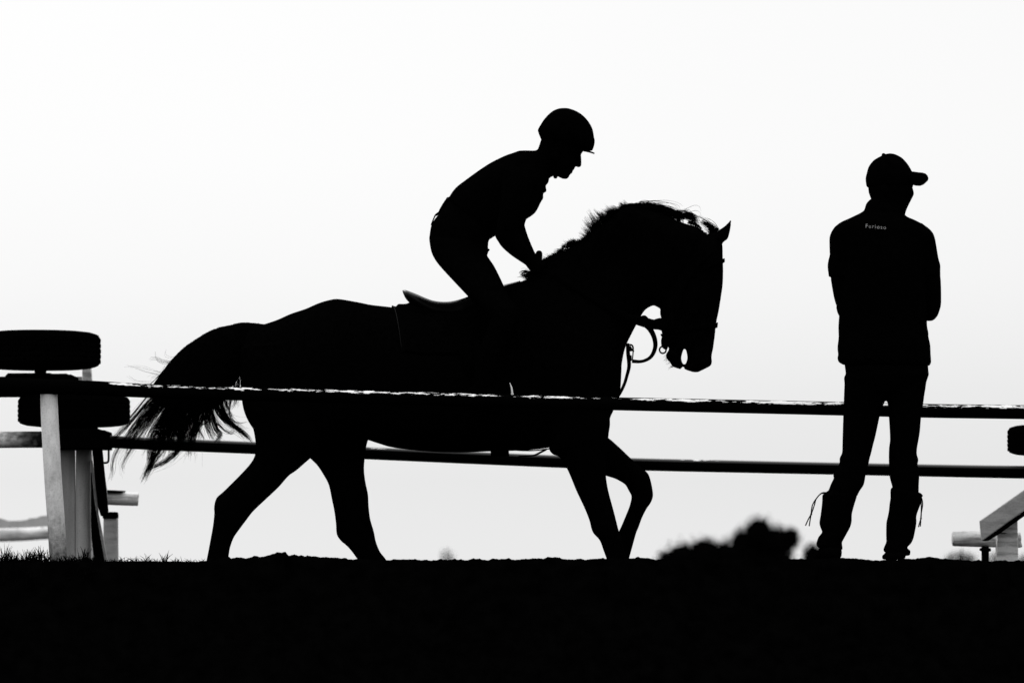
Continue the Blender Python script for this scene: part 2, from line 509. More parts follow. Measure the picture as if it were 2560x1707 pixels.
mb.prism([(230, 1118), (253.5, 1118), (269, 1278), (252, 1290), (244, 1265), (236, 1190)], YS - .13, .06)
part('dark_strip', mb, metal, stand, smooth=False, bevel=.003)  # slanting brace under the bracket
mb = MB()
mb.prism([(227, 1180), (228.5, 1200), (234, 1255), (247, 1330), (260, 1405), (266, 1520), (250, 1520), (236.5, 1405), (229, 1350), (227, 1300)], YS - .14, .05)
part('leg', mb, metal, stand, smooth=False, bevel=.003)
mb = MB(); mb.prism([(228, 1150), (230.5, 1150), (240, 1222), (246, 1285), (258, 1345), (269, 1405), (272, 1520), (240, 1520), (232, 1405), (228, 1300)], YS - .06, .03)
part('board', mb, plank_paint, stand, smooth=False, bevel=.002)
mb = MB(); mb.prism([(253, 1140), (255.5, 1150), (267, 1225), (268, 1270), (262, 1270), (254, 1180)], YS - .05, .03)
part('board', mb, plank_paint, stand, smooth=False, bevel=.002)
mb = MB()
mb.ptube([(271.5, 1108), (271.7, 1130), (271.5, 1148), (269.5, 1154.5), (264, 1156.5), (252, 1156)], 2.7, YS - .1, n=8, sub=5)
part('hook', mb, metal, stand)
YQ = 23.6
peg = thing('stub_post', P(274, 1520, YQ), 'short grey stub post with a dark cap beside the left wheel stand', 'post')
mb = MB(); mb.prism([(258, 1280), (293, 1280), (294, 1405), (295, 1520), (258, 1520)], YQ, .07)
part('post', mb, plank_paint, peg, smooth=False, bevel=.012)
mb = MB(); mb.prism([(256, 1279), (292, 1279), (293, 1288), (293, 1296), (256, 1296)], YQ - .01, .09)
part('cap', mb, metal, peg, smooth=False, bevel=.006)
mb = MB(); mb.ptube([(180, 1240.5), (268, 1245), (338, 1247.5), (343.5, 1247.8), (345, 1248)], [16.3, 16.5, 16.4, 15, 11], YQ + .10, n=28, sub=5)
pole = single('pole', mb, log_paint, 'short white pole sticking out right of the left wheel stand', 'pole')
mb = MB(); mb.prism([(262, 1224), (310, 1226), (305, 1231), (262, 1231)], YQ + .05, .12)
single('metal_strap', mb, metal, 'flat dark strap lying on top of the short white pole', 'strap', smooth=False)
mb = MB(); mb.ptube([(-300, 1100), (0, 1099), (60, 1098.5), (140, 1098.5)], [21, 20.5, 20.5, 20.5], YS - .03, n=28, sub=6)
single('white_pole', mb, grimy_shaded, 'grimy white pole at the left edge, level under the lower wheel', 'pole')
YL = 30.0
mb = MB(); mb.ptube([(-400, 1345), (0, 1337), (120, 1331.5), (230, 1327)], [16.5, 16.5, 15.5, 15], YL, n=24, sub=6)
single('fence_rail', mb, pole_paint, 'blurred bright white rail low at the left edge, behind the leaning post', 'rail')
mb = MB()
mb.prism([(-200, 1290), (-60, 1293), (0, 1295), (8, 1297), (20, 1301.5), (51, 1301), (66, 1299), (74, 1295), (92, 1294), (100, 1290), (116, 1288), (170, 1283), (200, 1282), (200, 1328), (-200, 1328)], YL + .3, .04)
single('plank', mb, white_paint('weathered_plank', .5, .4, 2.2, (1, 1, 1), .0), 'weathered pale plank with a ragged top edge above the blurred white rail', 'plank', smooth=False)

# right stand
stand2 = thing('wheel_stand', P(2600, 1500, YS), 'wheel stand cut off by the right edge, with a slanting grey board', 'wheel stand', 'wheel stands along the far rail')
wheel(stand2, 2659, 1100, 142, 38, YS, 1110, 1190, 60)
mb = MB(); mb.prism([(2450.7, 1301), (2455, 1351.5), (2560, 1276), (2700, 1175), (2700, 1130), (2560, 1225.5)], YS - .22, .05)
part('board', mb, plank_paint, stand2, smooth=False, bevel=.004)
mb = MB(); mb.prism([(2461, 1351), (2560, 1280), (2700, 1180), (2700, 1200), (2560, 1290.5), (2496, 1336), (2470, 1352)], YS - .165, .12)
part('dark_strip', mb, metal, stand2, smooth=False, bevel=.004)  # dark strip standing in for the board's shaded underside
mb = MB(); mb.prism([(2495, 1290), (2544, 1290), (2546, 1400), (2547, 1520), (2491, 1520), (2492, 1400)], YS - .04, .08)
part('post', mb, log_paint, stand2, smooth=False, bevel=.006)
mb = MB(); mb.prism([(2640, 1180), (2690, 1180), (2690, 1520), (2640, 1520)], YS - .04, .08)
part('post', mb, log_paint, stand2, smooth=False, bevel=.006)
mb = MB(); mb.ptube([(2379.6, 1346), (2380.6, 1346), (2384, 1346), (2392, 1346), (2470, 1347.5), (2540, 1349), (2549, 1349), (2551, 1349), (2552, 1349)], [11, 15, 18, 19, 19.7, 19.7, 18.5, 16, 11], YS + .12, n=28, sub=4)
single('log', mb, log_paint, 'peeling white log end low at the right, under the slanting board', 'log')
mb = MB(); mb.ptube([(2463, 1365), (2463, 1400), (2463, 1520)], [9.5, 9.5, 9.5], YS + .10, n=16, sub=2)
mb.ptube([(2449, 1372), (2463, 1375), (2477, 1373)], [3, 5.5, 4], YS + .05, n=8, sub=3)
single('peg', mb, metal, 'short dark peg holding up the peeling white log', 'peg')

# ------------------------------------------------------------------ the horse
YH = 21.2
TRUNK = full([(603, 900, 604, 985, 40), (612, 850, 610, 1025, 100), (632, 815, 625, 1060, 128), (660, 810.5, 650, 1090, 142), (696, 798.4, 685, 1115, 148), (728, 784, 715, 1130, 150), (764, 772, 755, 1135, 151), (796, 758, 790, 1130, 152), (823, 750, 820, 1122, 151), (847, 747.4, 850, 1112, 150),
         (898, 756, 905, 1098, 147), (928, 762, 945, 1108, 147), (979, 768, 985, 1119, 150), (1060, 780, 1065, 1128, 157), (1150, 778, 1150, 1131, 155), (1215, 755, 1225, 1128, 142),
         (1265, 716, 1300, 1126, 122), (1330, 700, 1365, 1120, 124), (1400, 715, 1432, 1105, 128), (1480, 765, 1498, 1078, 112), (1532, 850, 1527, 1040, 86), (1554, 905, 1550, 985, 48)])
NECK = full([(1215, 752, 1551, 960, 112), (1262, 714, 1554, 915, 112), (1312, 701, 1563, 870, 102), (1345, 668, 1580, 833, 84), (1395, 634, 1596, 803, 72), (1450, 606, 1612, 776, 64), (1500, 562, 1632, 764, 58), (1530, 538, 1640, 766, 56), (1566, 514, 1652, 770, 55), (1602, 519, 1668, 755, 54), (1640, 528, 1690, 740, 53), (1688, 549, 1712, 720, 50), (1716, 560, 1730, 700, 47), (1746, 569, 1755, 690, 44), (1768, 588, 1772, 680, 40)])
HEAD = full([(1789, 581, 1752, 592, 26), (1800, 597, 1725, 622, 42), (1806, 612, 1705, 655, 50), (1807, 640, 1682, 700, 56), (1808, 675, 1663, 740, 60), (1807, 710, 1650, 778, 60), (1803, 740, 1654, 800, 56), (1797, 777, 1653, 822, 51),
        (1791, 806, 1655, 834, 47), (1788, 832, 1662, 848, 43), (1786, 850, 1668, 864, 40), (1783, 868, 1675, 872, 36)])
UPLIP = [(1784, 858, 1712, 862, 36), (1783.5, 869, 1714, 869, 36), (1780, 884, 1717, 884, 37), (1779, 895, 1718.3, 896, 37), (1780, 906, 1714.5, 908, 35), (1776, 914.5, 1710.5, 917, 32), (1766, 920, 1712, 923, 28), (1753, 926.5, 1722, 926.5, 22), (1744, 930.5, 1731, 929.5, 12)]
LOLIP = [(1715, 858, 1674, 862, 33), (1710.5, 868, 1672, 874, 32), (1707, 879, 1667, 882, 31), (1703.2, 892, 1664, 889, 30), (1704, 901, 1669, 899, 28), (1706.5, 910, 1676, 907, 26), (1705, 917, 1681, 915.5, 22), (1702, 923, 1690, 919, 12)]
G = 1603
NEARH, FARH = -72, 72
hind_near = [(600, 870, 790, 850, 60, -70), (602, 940, 800, 980, 78, -72), (607, 1003, 805, 1080, 72, -76), (615, 1024, 802, 1108, 67, -78), (623.5, 1044, 796, 1128, 62, -78), (631, 1066, 787, 1138, 57, -78), (635.5, 1085, 778, 1144, 52, -78), (639, 1112, 765, 1155, 47, -78), (637, 1137, 741, 1175.7, 44, -78), (629.7, 1152.7, 722, 1189, 40, -78), (615, 1171, 697.7, 1216.5, 36, -78), (589, 1198, 672, 1241, 32, -78),
             (558.5, 1228, 634, 1277, 29, -78), (541, 1244, 616, 1300, 28, -78), (535, 1266, 598, 1324, 27, -78), (535.5, 1283, 586, 1341, 25, -78), (532, 1315, 579, 1357, 22, -78), (526, 1348, 574.4, 1373, 20, -78), (521, 1375, 572, 1389, 19, -78), (514, 1410, 566, 1415, 18, -78), (504, 1465, 552, 1468, 19, -78), (492, 1510, 548, 1515, 24, -78), (497, 1545, 545, 1552, 21, -78), (494, 1572, 560, 1575, 27, -78), (486, 1603, 572, 1603, 33, -78)]
hind_far = [(700, 830, 900, 830, 60, 70), (690, 940, 930, 960, 76, 72), (705, 1040, 935, 1050, 70, 76), (745, 1110, 923, 1092, 58, 78), (775, 1145, 916.7, 1113, 50, 78), (793, 1163, 912, 1147, 45, 78), (810, 1189, 910.5, 1175, 40, 78), (822, 1213, 914, 1205, 36, 78), (829.5, 1249, 920.5, 1236, 33, 78), (835, 1275, 922, 1265, 30, 78),
            (839.5, 1309, 926, 1297, 28, 78), (840, 1324, 935, 1328, 27, 78), (842.7, 1338.7, 939, 1349, 26, 78), (853, 1352.5, 943.5, 1363, 24, 78), (863.5, 1361, 950, 1378, 22, 78), (876, 1374, 956, 1386, 20, 78), (893, 1397, 966, 1399, 19, 78), (915, 1430, 975, 1422, 18, 78), (948, 1480, 1000, 1462, 19, 78), (968, 1515, 1026, 1498, 24, 78), (985, 1548, 1035, 1535, 21, 78), (985, 1575, 1052, 1572, 27, 78), (978, 1603, 1066, 1603, 33, 78)]
fore_near = [(1390, 950, 1510, 960, 50, -62), (1385, 1040, 1525, 1045, 56, -66), (1372, 1112, 1522, 1085, 52, -68), (1380, 1134, 1520, 1110, 46, -68), (1398, 1142, 1516, 1140, 42, -68), (1416, 1169, 1515, 1165, 38, -68), (1427.5, 1194, 1515.5, 1192, 34, -68), (1441, 1227, 1521, 1226, 31, -68), (1461.6, 1270.7, 1533, 1271, 29, -68), (1474, 1302.6, 1541, 1302, 29, -68), (1477.5, 1318.5, 1546, 1322, 29, -68),
             (1484, 1333.4, 1551, 1336, 27, -68), (1499, 1350, 1558, 1352, 23, -68), (1509, 1377, 1562, 1375, 19, -68), (1516, 1396, 1567, 1394, 18, -68), (1534, 1450, 1582, 1442, 18, -68), (1548, 1500, 1602, 1488, 21, -68), (1560, 1530, 1612, 1515, 23, -68), (1580, 1560, 1628, 1545, 21, -68), (1584, 1580, 1644, 1572, 26, -68), (1578, 1603, 1658, 1603, 33, -68)]
fore_far = [(1400, 960, 1530, 950, 50, 62), (1400, 1040, 1530, 1030, 54, 66), (1425, 1110, 1511, 1080, 50, 68), (1462, 1150, 1530, 1101, 44, 68), (1495, 1180, 1551, 1120, 40, 68), (1515, 1189, 1576, 1144, 36, 68), (1537, 1196, 1598, 1163, 33, 68), (1556, 1206, 1614.5, 1177, 31, 68), (1564.5, 1213, 1622.5, 1187, 30, 68), (1571, 1225, 1628, 1205, 29, 68), (1577, 1235.6, 1631.5, 1223, 29, 68), (1578.5, 1244, 1632.7, 1241, 28, 68),
            (1575, 1260, 1626, 1258, 26, 68), (1572.5, 1268, 1618, 1269, 22, 68), (1563.6, 1290, 1606, 1292, 19, 68), (1553, 1315, 1596.5, 1318, 18, 68), (1546, 1330, 1591, 1331, 18, 68), (1534, 1362, 1582, 1363, 18, 68), (1524, 1385, 1574, 1392, 19, 68), (1508, 1410, 1564, 1428, 22, 68), (1488, 1424, 1540, 1458, 22, 68), (1466, 1432, 1508, 1472, 20, 68), (1440, 1432, 1500, 1492, 25, 68), (1424, 1440, 1474, 1512, 30, 68)]
EAR = [(1786, 588, 1808, 610, 15), (1794, 577.5, 1808.5, 605, 14), (1804, 570.5, 1819, 598, 12), (1812, 565, 1824, 582, 10), (1820, 557, 1827, 566, 6), (1826, 549, 1828.3, 552, 2)]
horse = thing('horse', P(1080, 1603, YH), 'black horse in profile walking right with arched neck and lowered head', 'horse')
mb = MB()
mb.loft(TRUNK, YH, n=36)
mb.loft(NECK, YH, n=30)
mb.loft(HEAD, YH, n=26)
mb.loft(UPLIP, YH, n=20); mb.loft(LOLIP, YH, n=20)
for L in (hind_near, hind_far, fore_near, fore_far):
    mb.loft(L, YH, n=20)
for s in (-24, 24):
    mb.loft([e + (s,) for e in EAR], YH, n=12)
    c = P(1768, 655, YH + U(s * 2.15, YH)); mb.ball(c, (.022, .014, .018))
    c = P(1763, 903, YH + U(s * 1.35, YH)); mb.ball(c, (.016, .012, .022))
part('body', mb, coat, horse, remesh=.0065, relax=2)

def hairs(mb, guide, n, spread0, spread1, Y, r0=.0009, r1=.0003, dep=10, wob=3.0, cut=.25, lock=8):
    """n hairs running in locks along a guide line given in photograph pixels"""
    sp_ = spline([(a, b, 0) for a, b in guide], 6)
    left = n
    while left > 0:
        lk = min(left, max(1, int(random.gauss(lock, lock * .4)))); left -= lk
        lx, ly = random.gauss(0, spread0), random.gauss(0, spread0)
        mx, my = random.gauss(0, spread1), random.gauss(0, spread1)
        ld = random.gauss(0, dep); ph, am = random.random() * 6.3, random.gauss(0, wob)
        lstop = 1.0 - random.random() ** 2 * cut
        for _ in range(lk):
            j = 1.0 + spread0 * .12
            ox, oy = lx + random.gauss(0, j), ly + random.gauss(0, j)
            ex, ey = mx + random.gauss(0, .9 + spread1 * .12), my + random.gauss(0, .9 + spread1 * .12)
            if random.random() < .12: ex += random.gauss(0, spread1 + 3); ey += random.gauss(0, spread1 + 3)
            dp = ld + random.gauss(0, 2); dq = dp + random.gauss(0, 4)
            stop = lstop - random.random() * .12
            m = max(4, int(len(sp_) * stop))
            pts = []
            for i in range(m):
                k = i / (len(sp_) - 1)
                x, y = sp_[i][0], sp_[i][1]
                q = math.sin(k * math.pi) * .6
                pts.append(P(x + ox * (1 - k) + ex * k + am * k * math.sin(ph + k * 5) + q * (ex - mx), y + oy * (1 - k) + ey * k + am * k * math.cos(ph + k * 4) + q * (ey - my), Y + U(dp * (1 - k) + dq * k, Y)))
            mb.hair(pts, r0 * random.uniform(.7, 1.3), r1)

# mane
mb = MB()
crest_line = [(1322, 690), (1345, 664), (1365, 646), (1395, 630), (1420, 608), (1440, 603), (1460, 602), (1475, 592), (1487, 571), (1506, 552), (1527, 543), (1546, 529), (1568, 513), (1598, 517), (1632, 527), (1665, 540), (1700, 556), (1742, 566), (1762, 585)]
mane_dir = [(-14, -1), (-14, 1), (-13, 5), (-13, 2), (-12, 0), (-12, -5), (-14, -7), (-20, -12), (-17, -23), (-17, -22), (-16, -16), (-20, -12), (-14, -8), (-4, -4), (18, -6), (18, 4), (14, 6), (8, 6), (6, 4)]
cs = spline([c + d for c, d in zip(crest_line, mane_dir)], 10)
for _ in range(520):
    q = cs[int(random.random() * len(cs))]
    if q[0] > 1600 and random.random() < .6: continue
    bx, by, bd = q[0], q[1], random.gauss(0, 10)
    L = random.uniform(.45, 1.25) * (1.0 + .35 * noise.noise(Vector((q[0] * .09, 1, 0))))
    tx_, ty_ = q[2] * L + random.gauss(0, 4), q[3] * L + random.gauss(0, 4)
    if q[0] < 1475: tx_ *= .8; ty_ = ty_ * .8 - 1
    for _ in range(13):
        x, y = bx + random.gauss(0, 4.6), by + random.uniform(1, 13)
        f = random.uniform(.4, 1.1)
        ex, ey = bx + tx_ * f + random.gauss(0, 3.0), by + 4 + ty_ * f + random.gauss(0, 2.0)
        sag = 1.5 * random.random()
        pts = [P(x + (ex - x) * u, y + (ey - y) * u - sag * math.sin(u * 3.14), YH + U(bd * (1 + .3 * u) + random.gauss(0, 1), YH)) for u in (0, .33, .66, 1)]
        mb.hair(pts, .0011, .0003)
# hanging side of the mane, near and far
for _ in range(500):
    q = cs[int(random.random() * len(cs))]
    sd = random.choice((-1, 1))
    x, y = q[0], q[1] + 8
    L = random.uniform(60, 120)
    pts = [P(x + 12 * u * L / 90 + random.gauss(0, 2), y + L * u, YH + U(sd * (8 + 62 * math.sqrt(u)), YH)) for u in (0, .1, .25, .5, .75, 1)]
    mb.hair(pts, .0022, .0006)
for gd, n, s0, s1 in [([(1578, 519), (1610, 519), (1640, 521), (1668, 527), (1688, 535), (1697, 544), (1699, 560)], 420, 4, 5),
                      ([(1575, 517), (1600, 516), (1630, 521), (1660, 531)], 160, 4, 4),
                      ([(1600, 512), (1620, 506), (1655, 513), (1685, 526)], 18, 4, 4),
                      ([(1625, 520), (1650, 528), (1668, 538), (1688, 549)], 60, 2.5, 2.5),
                      ([(1640, 514), (1655, 529), (1680, 548)], 16, 2, 3),
                      ([(1688, 533), (1706, 541), (1722, 540), (1732, 547), (1736, 564)], 300, 4, 5),
                      ([(1690, 527), (1714, 528), (1735, 540), (1743, 555)], 18, 2.5, 3),
                      ([(1722, 556), (1735, 560), (1746, 566), (1754, 574)], 70, 3, 2.5),
                      ([(1792, 586), (1785, 575), (1770, 562), (1752, 553)], 170, 4.5, 3.5),
                      ([(1786, 592), (1779, 582), (1774, 578), (1768, 588)], 60, 3.5, 2.5),
                      ([(1790, 580), (1775, 561), (1755, 549), (1742, 546)], 16, 2.5, 3),
                      ([(1332, 686), (1320, 687), (1308, 689), (1301, 691)], 120, 5, 5),
                      ([(1375, 655), (1365, 650), (1356, 647)], 40, 4, 3)]:
    hairs(mb, gd, n, s0, s1, YH, .0013, .0004, dep=7, wob=1.5)
part('mane', mb, hairm, horse, smooth=False)

# tail: thick dock lost in hair
mb = MB()
mb.loft([(672, 812, 660, 850, 20), (640, 808, 652, 880, 30), (604, 806, 634, 905, 36), (578, 812, 618, 925, 40), (551, 818, 604, 935, 42), (521, 830, 596, 945, 43), (487, 850, 588, 957, 43), (460, 870, 578, 970, 42), (428, 901, 566, 990, 40), (402, 934, 556, 1008, 36), (382, 962, 552, 1010, 32), (376, 980, 535, 1022, 26), (378, 995, 500, 1030, 18), (390, 1010, 455, 1034, 9)], YH, n=20)
TAIL = [([(500, 960), (490, 1010), (478, 1045), (470, 1075)], 130, 12, 10),
        ([(530, 970), (525, 1010), (525, 1040), (535, 1065)], 110, 12, 10),
        ([(550, 960), (552, 1000), (562, 1030), (580, 1055)], 80, 7, 5),
        ([(460, 970), (440, 1015), (425, 1050), (415, 1085)], 150, 12, 10),
        ([(470, 985), (455, 1040), (446, 1085), (447, 1110), (438, 1130), (412, 1153), (385, 1166), (366, 1178)], 84, 7, 3),
        ([(500, 985), (485, 1030), (470, 1060), (466, 1090), (460, 1108)], 136, 8, 5),
        ([(470, 985), (452, 1030), (450, 1070), (460, 1090), (466, 1098)], 93, 6, 5),
        ([(440, 1000), (438, 1040), (440, 1075), (452, 1094), (462, 1099)], 102, 7, 4),
        ([(500, 985), (490, 1030), (488, 1060), (478, 1085), (468, 1098)], 136, 6, 4),
        ([(505, 990), (500, 1040), (492, 1075), (486, 1100)], 93, 5, 3),
        ([(510, 1000), (512, 1050), (495, 1062), (505, 1085), (512, 1102)], 30, 5, 4),
        ([(520, 990), (516, 1040), (520, 1065), (530, 1085), (538, 1100)], 85, 6, 4),
        ([(530, 990), (530, 1030), (542, 1070), (552, 1085), (545, 1098), (538, 1105)], 93, 7, 3),
        ([(510, 990), (520, 1025), (540, 1060), (560, 1078), (576, 1084), (583, 1077), (578, 1068)], 24, 5, 2.5),
        ([(540, 985), (545, 1020), (560, 1045), (580, 1062), (602, 1076), (620, 1092), (632, 1106)], 130, 7, 4),
        ([(535, 985), (552, 1020), (566, 1040), (580, 1058), (605, 1080), (618, 1100)], 80, 8, 5),
        ([(565, 1000), (570, 1020), (578, 1040), (584, 1055)], 20, 2, 2),
        ([(578, 995), (574, 1030), (578, 1045), (590, 1055), (606, 1058), (625, 1054)], 14, 1.5, 1.5),
        ([(580, 1000), (574, 1025), (578, 1042), (600, 1066), (628, 1076)], 8, 2, 3),
        ([(602, 880), (596, 930), (588, 985), (580, 1020)], 50, 4, 4),
        ([(604, 900), (600, 950), (592, 1000), (582, 1030)], 24, 1.0, 2.5),
        ([(590, 900), (580, 950), (566, 1000), (552, 1040)], 60, 5, 5),
        ([(592, 940), (585, 985), (574, 1010), (560, 1040)], 30, 4, 4),
        ([(428, 903), (413, 908), (395, 903), (387, 890), (385, 868)], 4, 2, 1.5),
        ([(428, 903), (410, 902), (390, 896), (375, 897)], 9, 3, 5),
        ([(440, 892), (424, 893), (415, 886), (416, 870)], 2, 2, 1.5),
        ([(415, 920), (400, 935), (388, 940), (375, 948)], 6, 3, 4),
        ([(405, 936), (375, 929), (345, 922), (310, 921)], 4, 2, 2),
        ([(398, 936), (370, 928), (340, 915), (310, 905)], 2, 2, 5),
        ([(378, 955), (350, 953), (330, 945), (315, 932)], 3, 2, 4)]
# the windblown fan: many thin locks from the dock down and to the left
for k in range(95):
    f = random.random()
    x0, y0 = 424 + 80 * f + random.gauss(0, 5), 952 + 46 * f + random.gauss(0, 6)
    sl = 1.12 - 1.02 * f + random.gauss(0, .09)           # how far it is blown to the left
    L = random.uniform(.62, 1.0) * (192 - 25 * f) * (1.0 if f > .12 else .82)
    x3, y3 = x0 - sl * L * .80, y0 + L
    g_ = [(x0, y0), (x0 - sl * L * .30 + random.gauss(0, 3), y0 + L * .32), (x0 - sl * L * .60 + random.gauss(0, 4), y0 + L * .66), (x3, y3)]
    hairs(mb, g_, 22, 3.0, 3.5, YH, .0007, .00025, dep=8, wob=3.0, cut=.3, lock=11)
for gd, n, s0, s1 in [([(425, 960), (398, 1015), (362, 1075), (335, 1115), (313, 1150), (308, 1172), (318, 1205)], 36, 3, 4),
                      ([(415, 960), (375, 1020), (325, 1085), (300, 1118), (286, 1150), (283, 1180), (276, 1200)], 36, 4, 4),
                      ([(400, 960), (350, 1020), (300, 1080), (277, 1104), (266, 1130)], 40, 4, 5),
                      ([(470, 970), (440, 1030), (412, 1085), (388, 1125), (377, 1160), (364, 1186), (354, 1206)], 150, 7, 2.2),
                      ([(478, 970), (452, 1030), (428, 1080), (405, 1120), (390, 1145), (374, 1168), (362, 1190)], 90, 7, 2.5),
                      ([(460, 970), (424, 1030), (395, 1080), (377, 1115), (373, 1142), (372, 1172)], 80, 7, 3),
                      ([(480, 985), (462, 1040), (452, 1090), (452, 1112), (440, 1130), (412, 1153), (385, 1166), (364, 1180)], 46, 5, 1.5)]:
    hairs(mb, gd, n, s0, s1, YH, .0007, .00025, dep=7, wob=2.0, cut=.22, lock=7)
for gd, n, s0, s1 in TAIL:
    hairs(mb, gd, n, s0, s1, YH, .0008 if n > 12 else .0005, .00025, dep=9, wob=2.6, lock=9 if n > 12 else 2)
edge = spline([(655, 808), (604, 806), (578, 812), (551, 817), (521, 828.5), (487, 848.5), (460, 868), (428, 899), (402, 932), (374, 960)], 8)
for _ in range(420):
    i = int(random.random() * (len(edge) - 3))
    a, b = edge[i], edge[min(i + 3, len(edge) - 1)]
    d = Vector((b[0] - a[0], b[1] - a[1])).normalized()
    L = random.uniform(8, 22)
    pts = [P(a[0] + d.x * L * u - d.y * 0 + random.gauss(0, .4), a[1] + 2.5 + d.y * L * u - 3.2 * u * random.random(), YH + U(random.gauss(0, 8), YH)) for u in (0, .5, 1)]
    mb.hair(pts, .0008, .0003)
part('tail', mb, hairm, horse, smooth=False)

mb = MB()
for _ in range(60):
    x, y = random.choice([(1672, 896), (1677, 905), (1683, 912), (1670, 890), (1686, 914)])
    x += random.gauss(0, 2); y += random.gauss(0, 2); L = random.uniform(5, 15)
    dx, dy = (-.8, .45) if x < 1720 else (.5, .8)
    mb.hair([P(x, y, YH), P(x + dx * L * .5, y + dy * L * .4, YH), P(x + dx * L + random.gauss(0, 2), y + dy * L + random.gauss(0, 2), YH)], .0006, .0003)
part('whiskers', mb, hairm, horse, smooth=False)
# tack -------------------------------------------------------------
def ring_at(st, t):
    i = min(int(t), len(st) - 2); u = t - i
    return cr(st[max(i - 1, 0)], st[i], st[i + 1], st[min(i + 2, len(st) - 1)], u)
def shell(mb, st, Y0, t0, t1, th0, th1, grow, thick, nt=10, nth=20, edge_fn=None):
    """a sheet of leather or cloth lying on a lofted body"""
    b = len(mb.v)
    for lay in (0, 1):
        for i in range(nt + 1):
            for j in range(nth + 1):
                u, v = i / nt, j / nth
                if edge_fn: u, v = edge_fn(u, v)
                mb.v.append(ringpt(ring_at(st, t0 + (t1 - t0) * u), th0 + (th1 - th0) * v, Y0, grow + (thick if lay else 0)))
    def ix(l, i, j): return b + l * (nt + 1) * (nth + 1) + i * (nth + 1) + j
    for i in range(nt):
        for j in range(nth):
            mb.f.append((ix(0, i, j), ix(0, i, j + 1), ix(0, i + 1, j + 1), ix(0, i + 1, j)))
            mb.f.append((ix(1, i, j), ix(1, i + 1, j), ix(1, i + 1, j + 1), ix(1, i, j + 1)))
    for i in range(nt):
        for j in (0, nth):
            mb.f.append((ix(0, i, j), ix(0, i + 1, j), ix(1, i + 1, j), ix(1, i, j)))
    for j in range(nth):
        for i in (0, nt):
            mb.f.append((ix(0, i, j), ix(1, i, j), ix(1, i, j + 1), ix(0, i, j + 1)))
sc = thing('saddle_cloth', P(1120, 780, YH), 'dark saddle cloth with pale piped edge under the saddle', 'saddle cloth')
mb = MB(); shell(mb, TRUNK, YH, 12.0, 15.9, -1.25, 1.25, 1.0, 2.5, nt=16, nth=36, edge_fn=lambda u, v: (max(u, .09 * (abs(v - .5) * 2) ** .8) if u < .2 else u, v))
cloth_o = part('cloth', mb, cloth, sc)
mb = MB()
mb.loft([(979, 766.3, 981, 800, 24), (984, 765.3, 986, 805, 40), (989, 766.8, 991, 808, 50), (993, 763, 996, 810, 56), (997, 760, 1000, 812, 60), (1008, 760, 1011, 815, 62), (1017, 759, 1022, 818, 62), (1026, 756, 1032, 820, 62), (1050, 755, 1056, 822, 62), (1085, 762, 1090, 822, 60), (1120, 768, 1124, 815, 50)], YH, n=24, sub=4)
part('pad', mb, cloth, sc)
for sgn in (-1, 1):
    mb = MB()
    mb.tube([ringpt(ring_at(TRUNK, 12.0 + .36 * (a / 1.2) ** .8), sgn * a, YH, 3.8) for a in (.1, .3, .5, .7, .9, 1.05, 1.2)], [.0026, .0022, .0018, .0014, .001, .0008, .0006], n=8, sub=3)
    part('piping', mb, piping, sc)
sad = thing('saddle', P(1120, 790, YH), 'low black leather saddle with raised cantle on the horse\'s back', 'saddle')
SEAT = [(1006, 727, 1008, 734, 14), (1008.5, 725, 1014, 746, 34), (1017, 726.3, 1024, 757, 52), (1041, 735.3, 1045, 775, 63), (1064, 745, 1068, 790, 60), (1085, 752, 1090, 800, 55), (1111, 754.5, 1115, 805, 48), (1134, 752, 1140, 805, 42), (1155.5, 746.5, 1160, 800, 40), (1171, 740.8, 1178, 790, 38), (1200, 730, 1210, 780, 36), (1235, 718.5, 1245, 765, 36), (1257, 712, 1265, 750, 34), (1275, 707.8, 1282, 735, 28), (1300, 701.5, 1304, 722, 18)]
mb = MB(); mb.loft(SEAT, YH, n=28, sub=5)
part('seat', mb, seat_leather, sad)
for s in (-1, 1):
    mb = MB(); shell(mb, TRUNK, YH, 13.6, 15.9, s * .55, s * 1.55, 5, 3, nt=10, nth=14, edge_fn=lambda u, v: (.5 + (u - .5) * (1 - .35 * v * v) + .12 * v, v))
    part('flap', mb, leather, sad)
    mb = MB(); mb.tube([ringpt(ring_at(TRUNK, 14.7), s * a, YH, 9) for a in (.5, .8, 1.1, 1.35)] + [P(1216, 950, YH + U(s * 176, YH)), P(1212, 966, YH + U(s * 180, YH))], .006, n=8, sub=3)
    lth = part('stirrup_leather', mb, leather, sad)
    mb = MB()
    mb.ptube([(1212, 968, s * 182), (1200, 980, s * 176), (1196, 1006, s * 174), (1212, 1010, s * 182), (1228, 1006, s * 190), (1224, 980, s * 188), (1212, 968, s * 182)], 3.2, YH, n=8, sub=5)
    part('stirrup_iron', mb, metal, lth)
mb = MB(); shell(mb, TRUNK, YH, 15.02, 15.62, 1.0, 2 * math.pi - 1.0, 6, 7, nt=6, nth=56)
part('girth', mb, leather, sad)

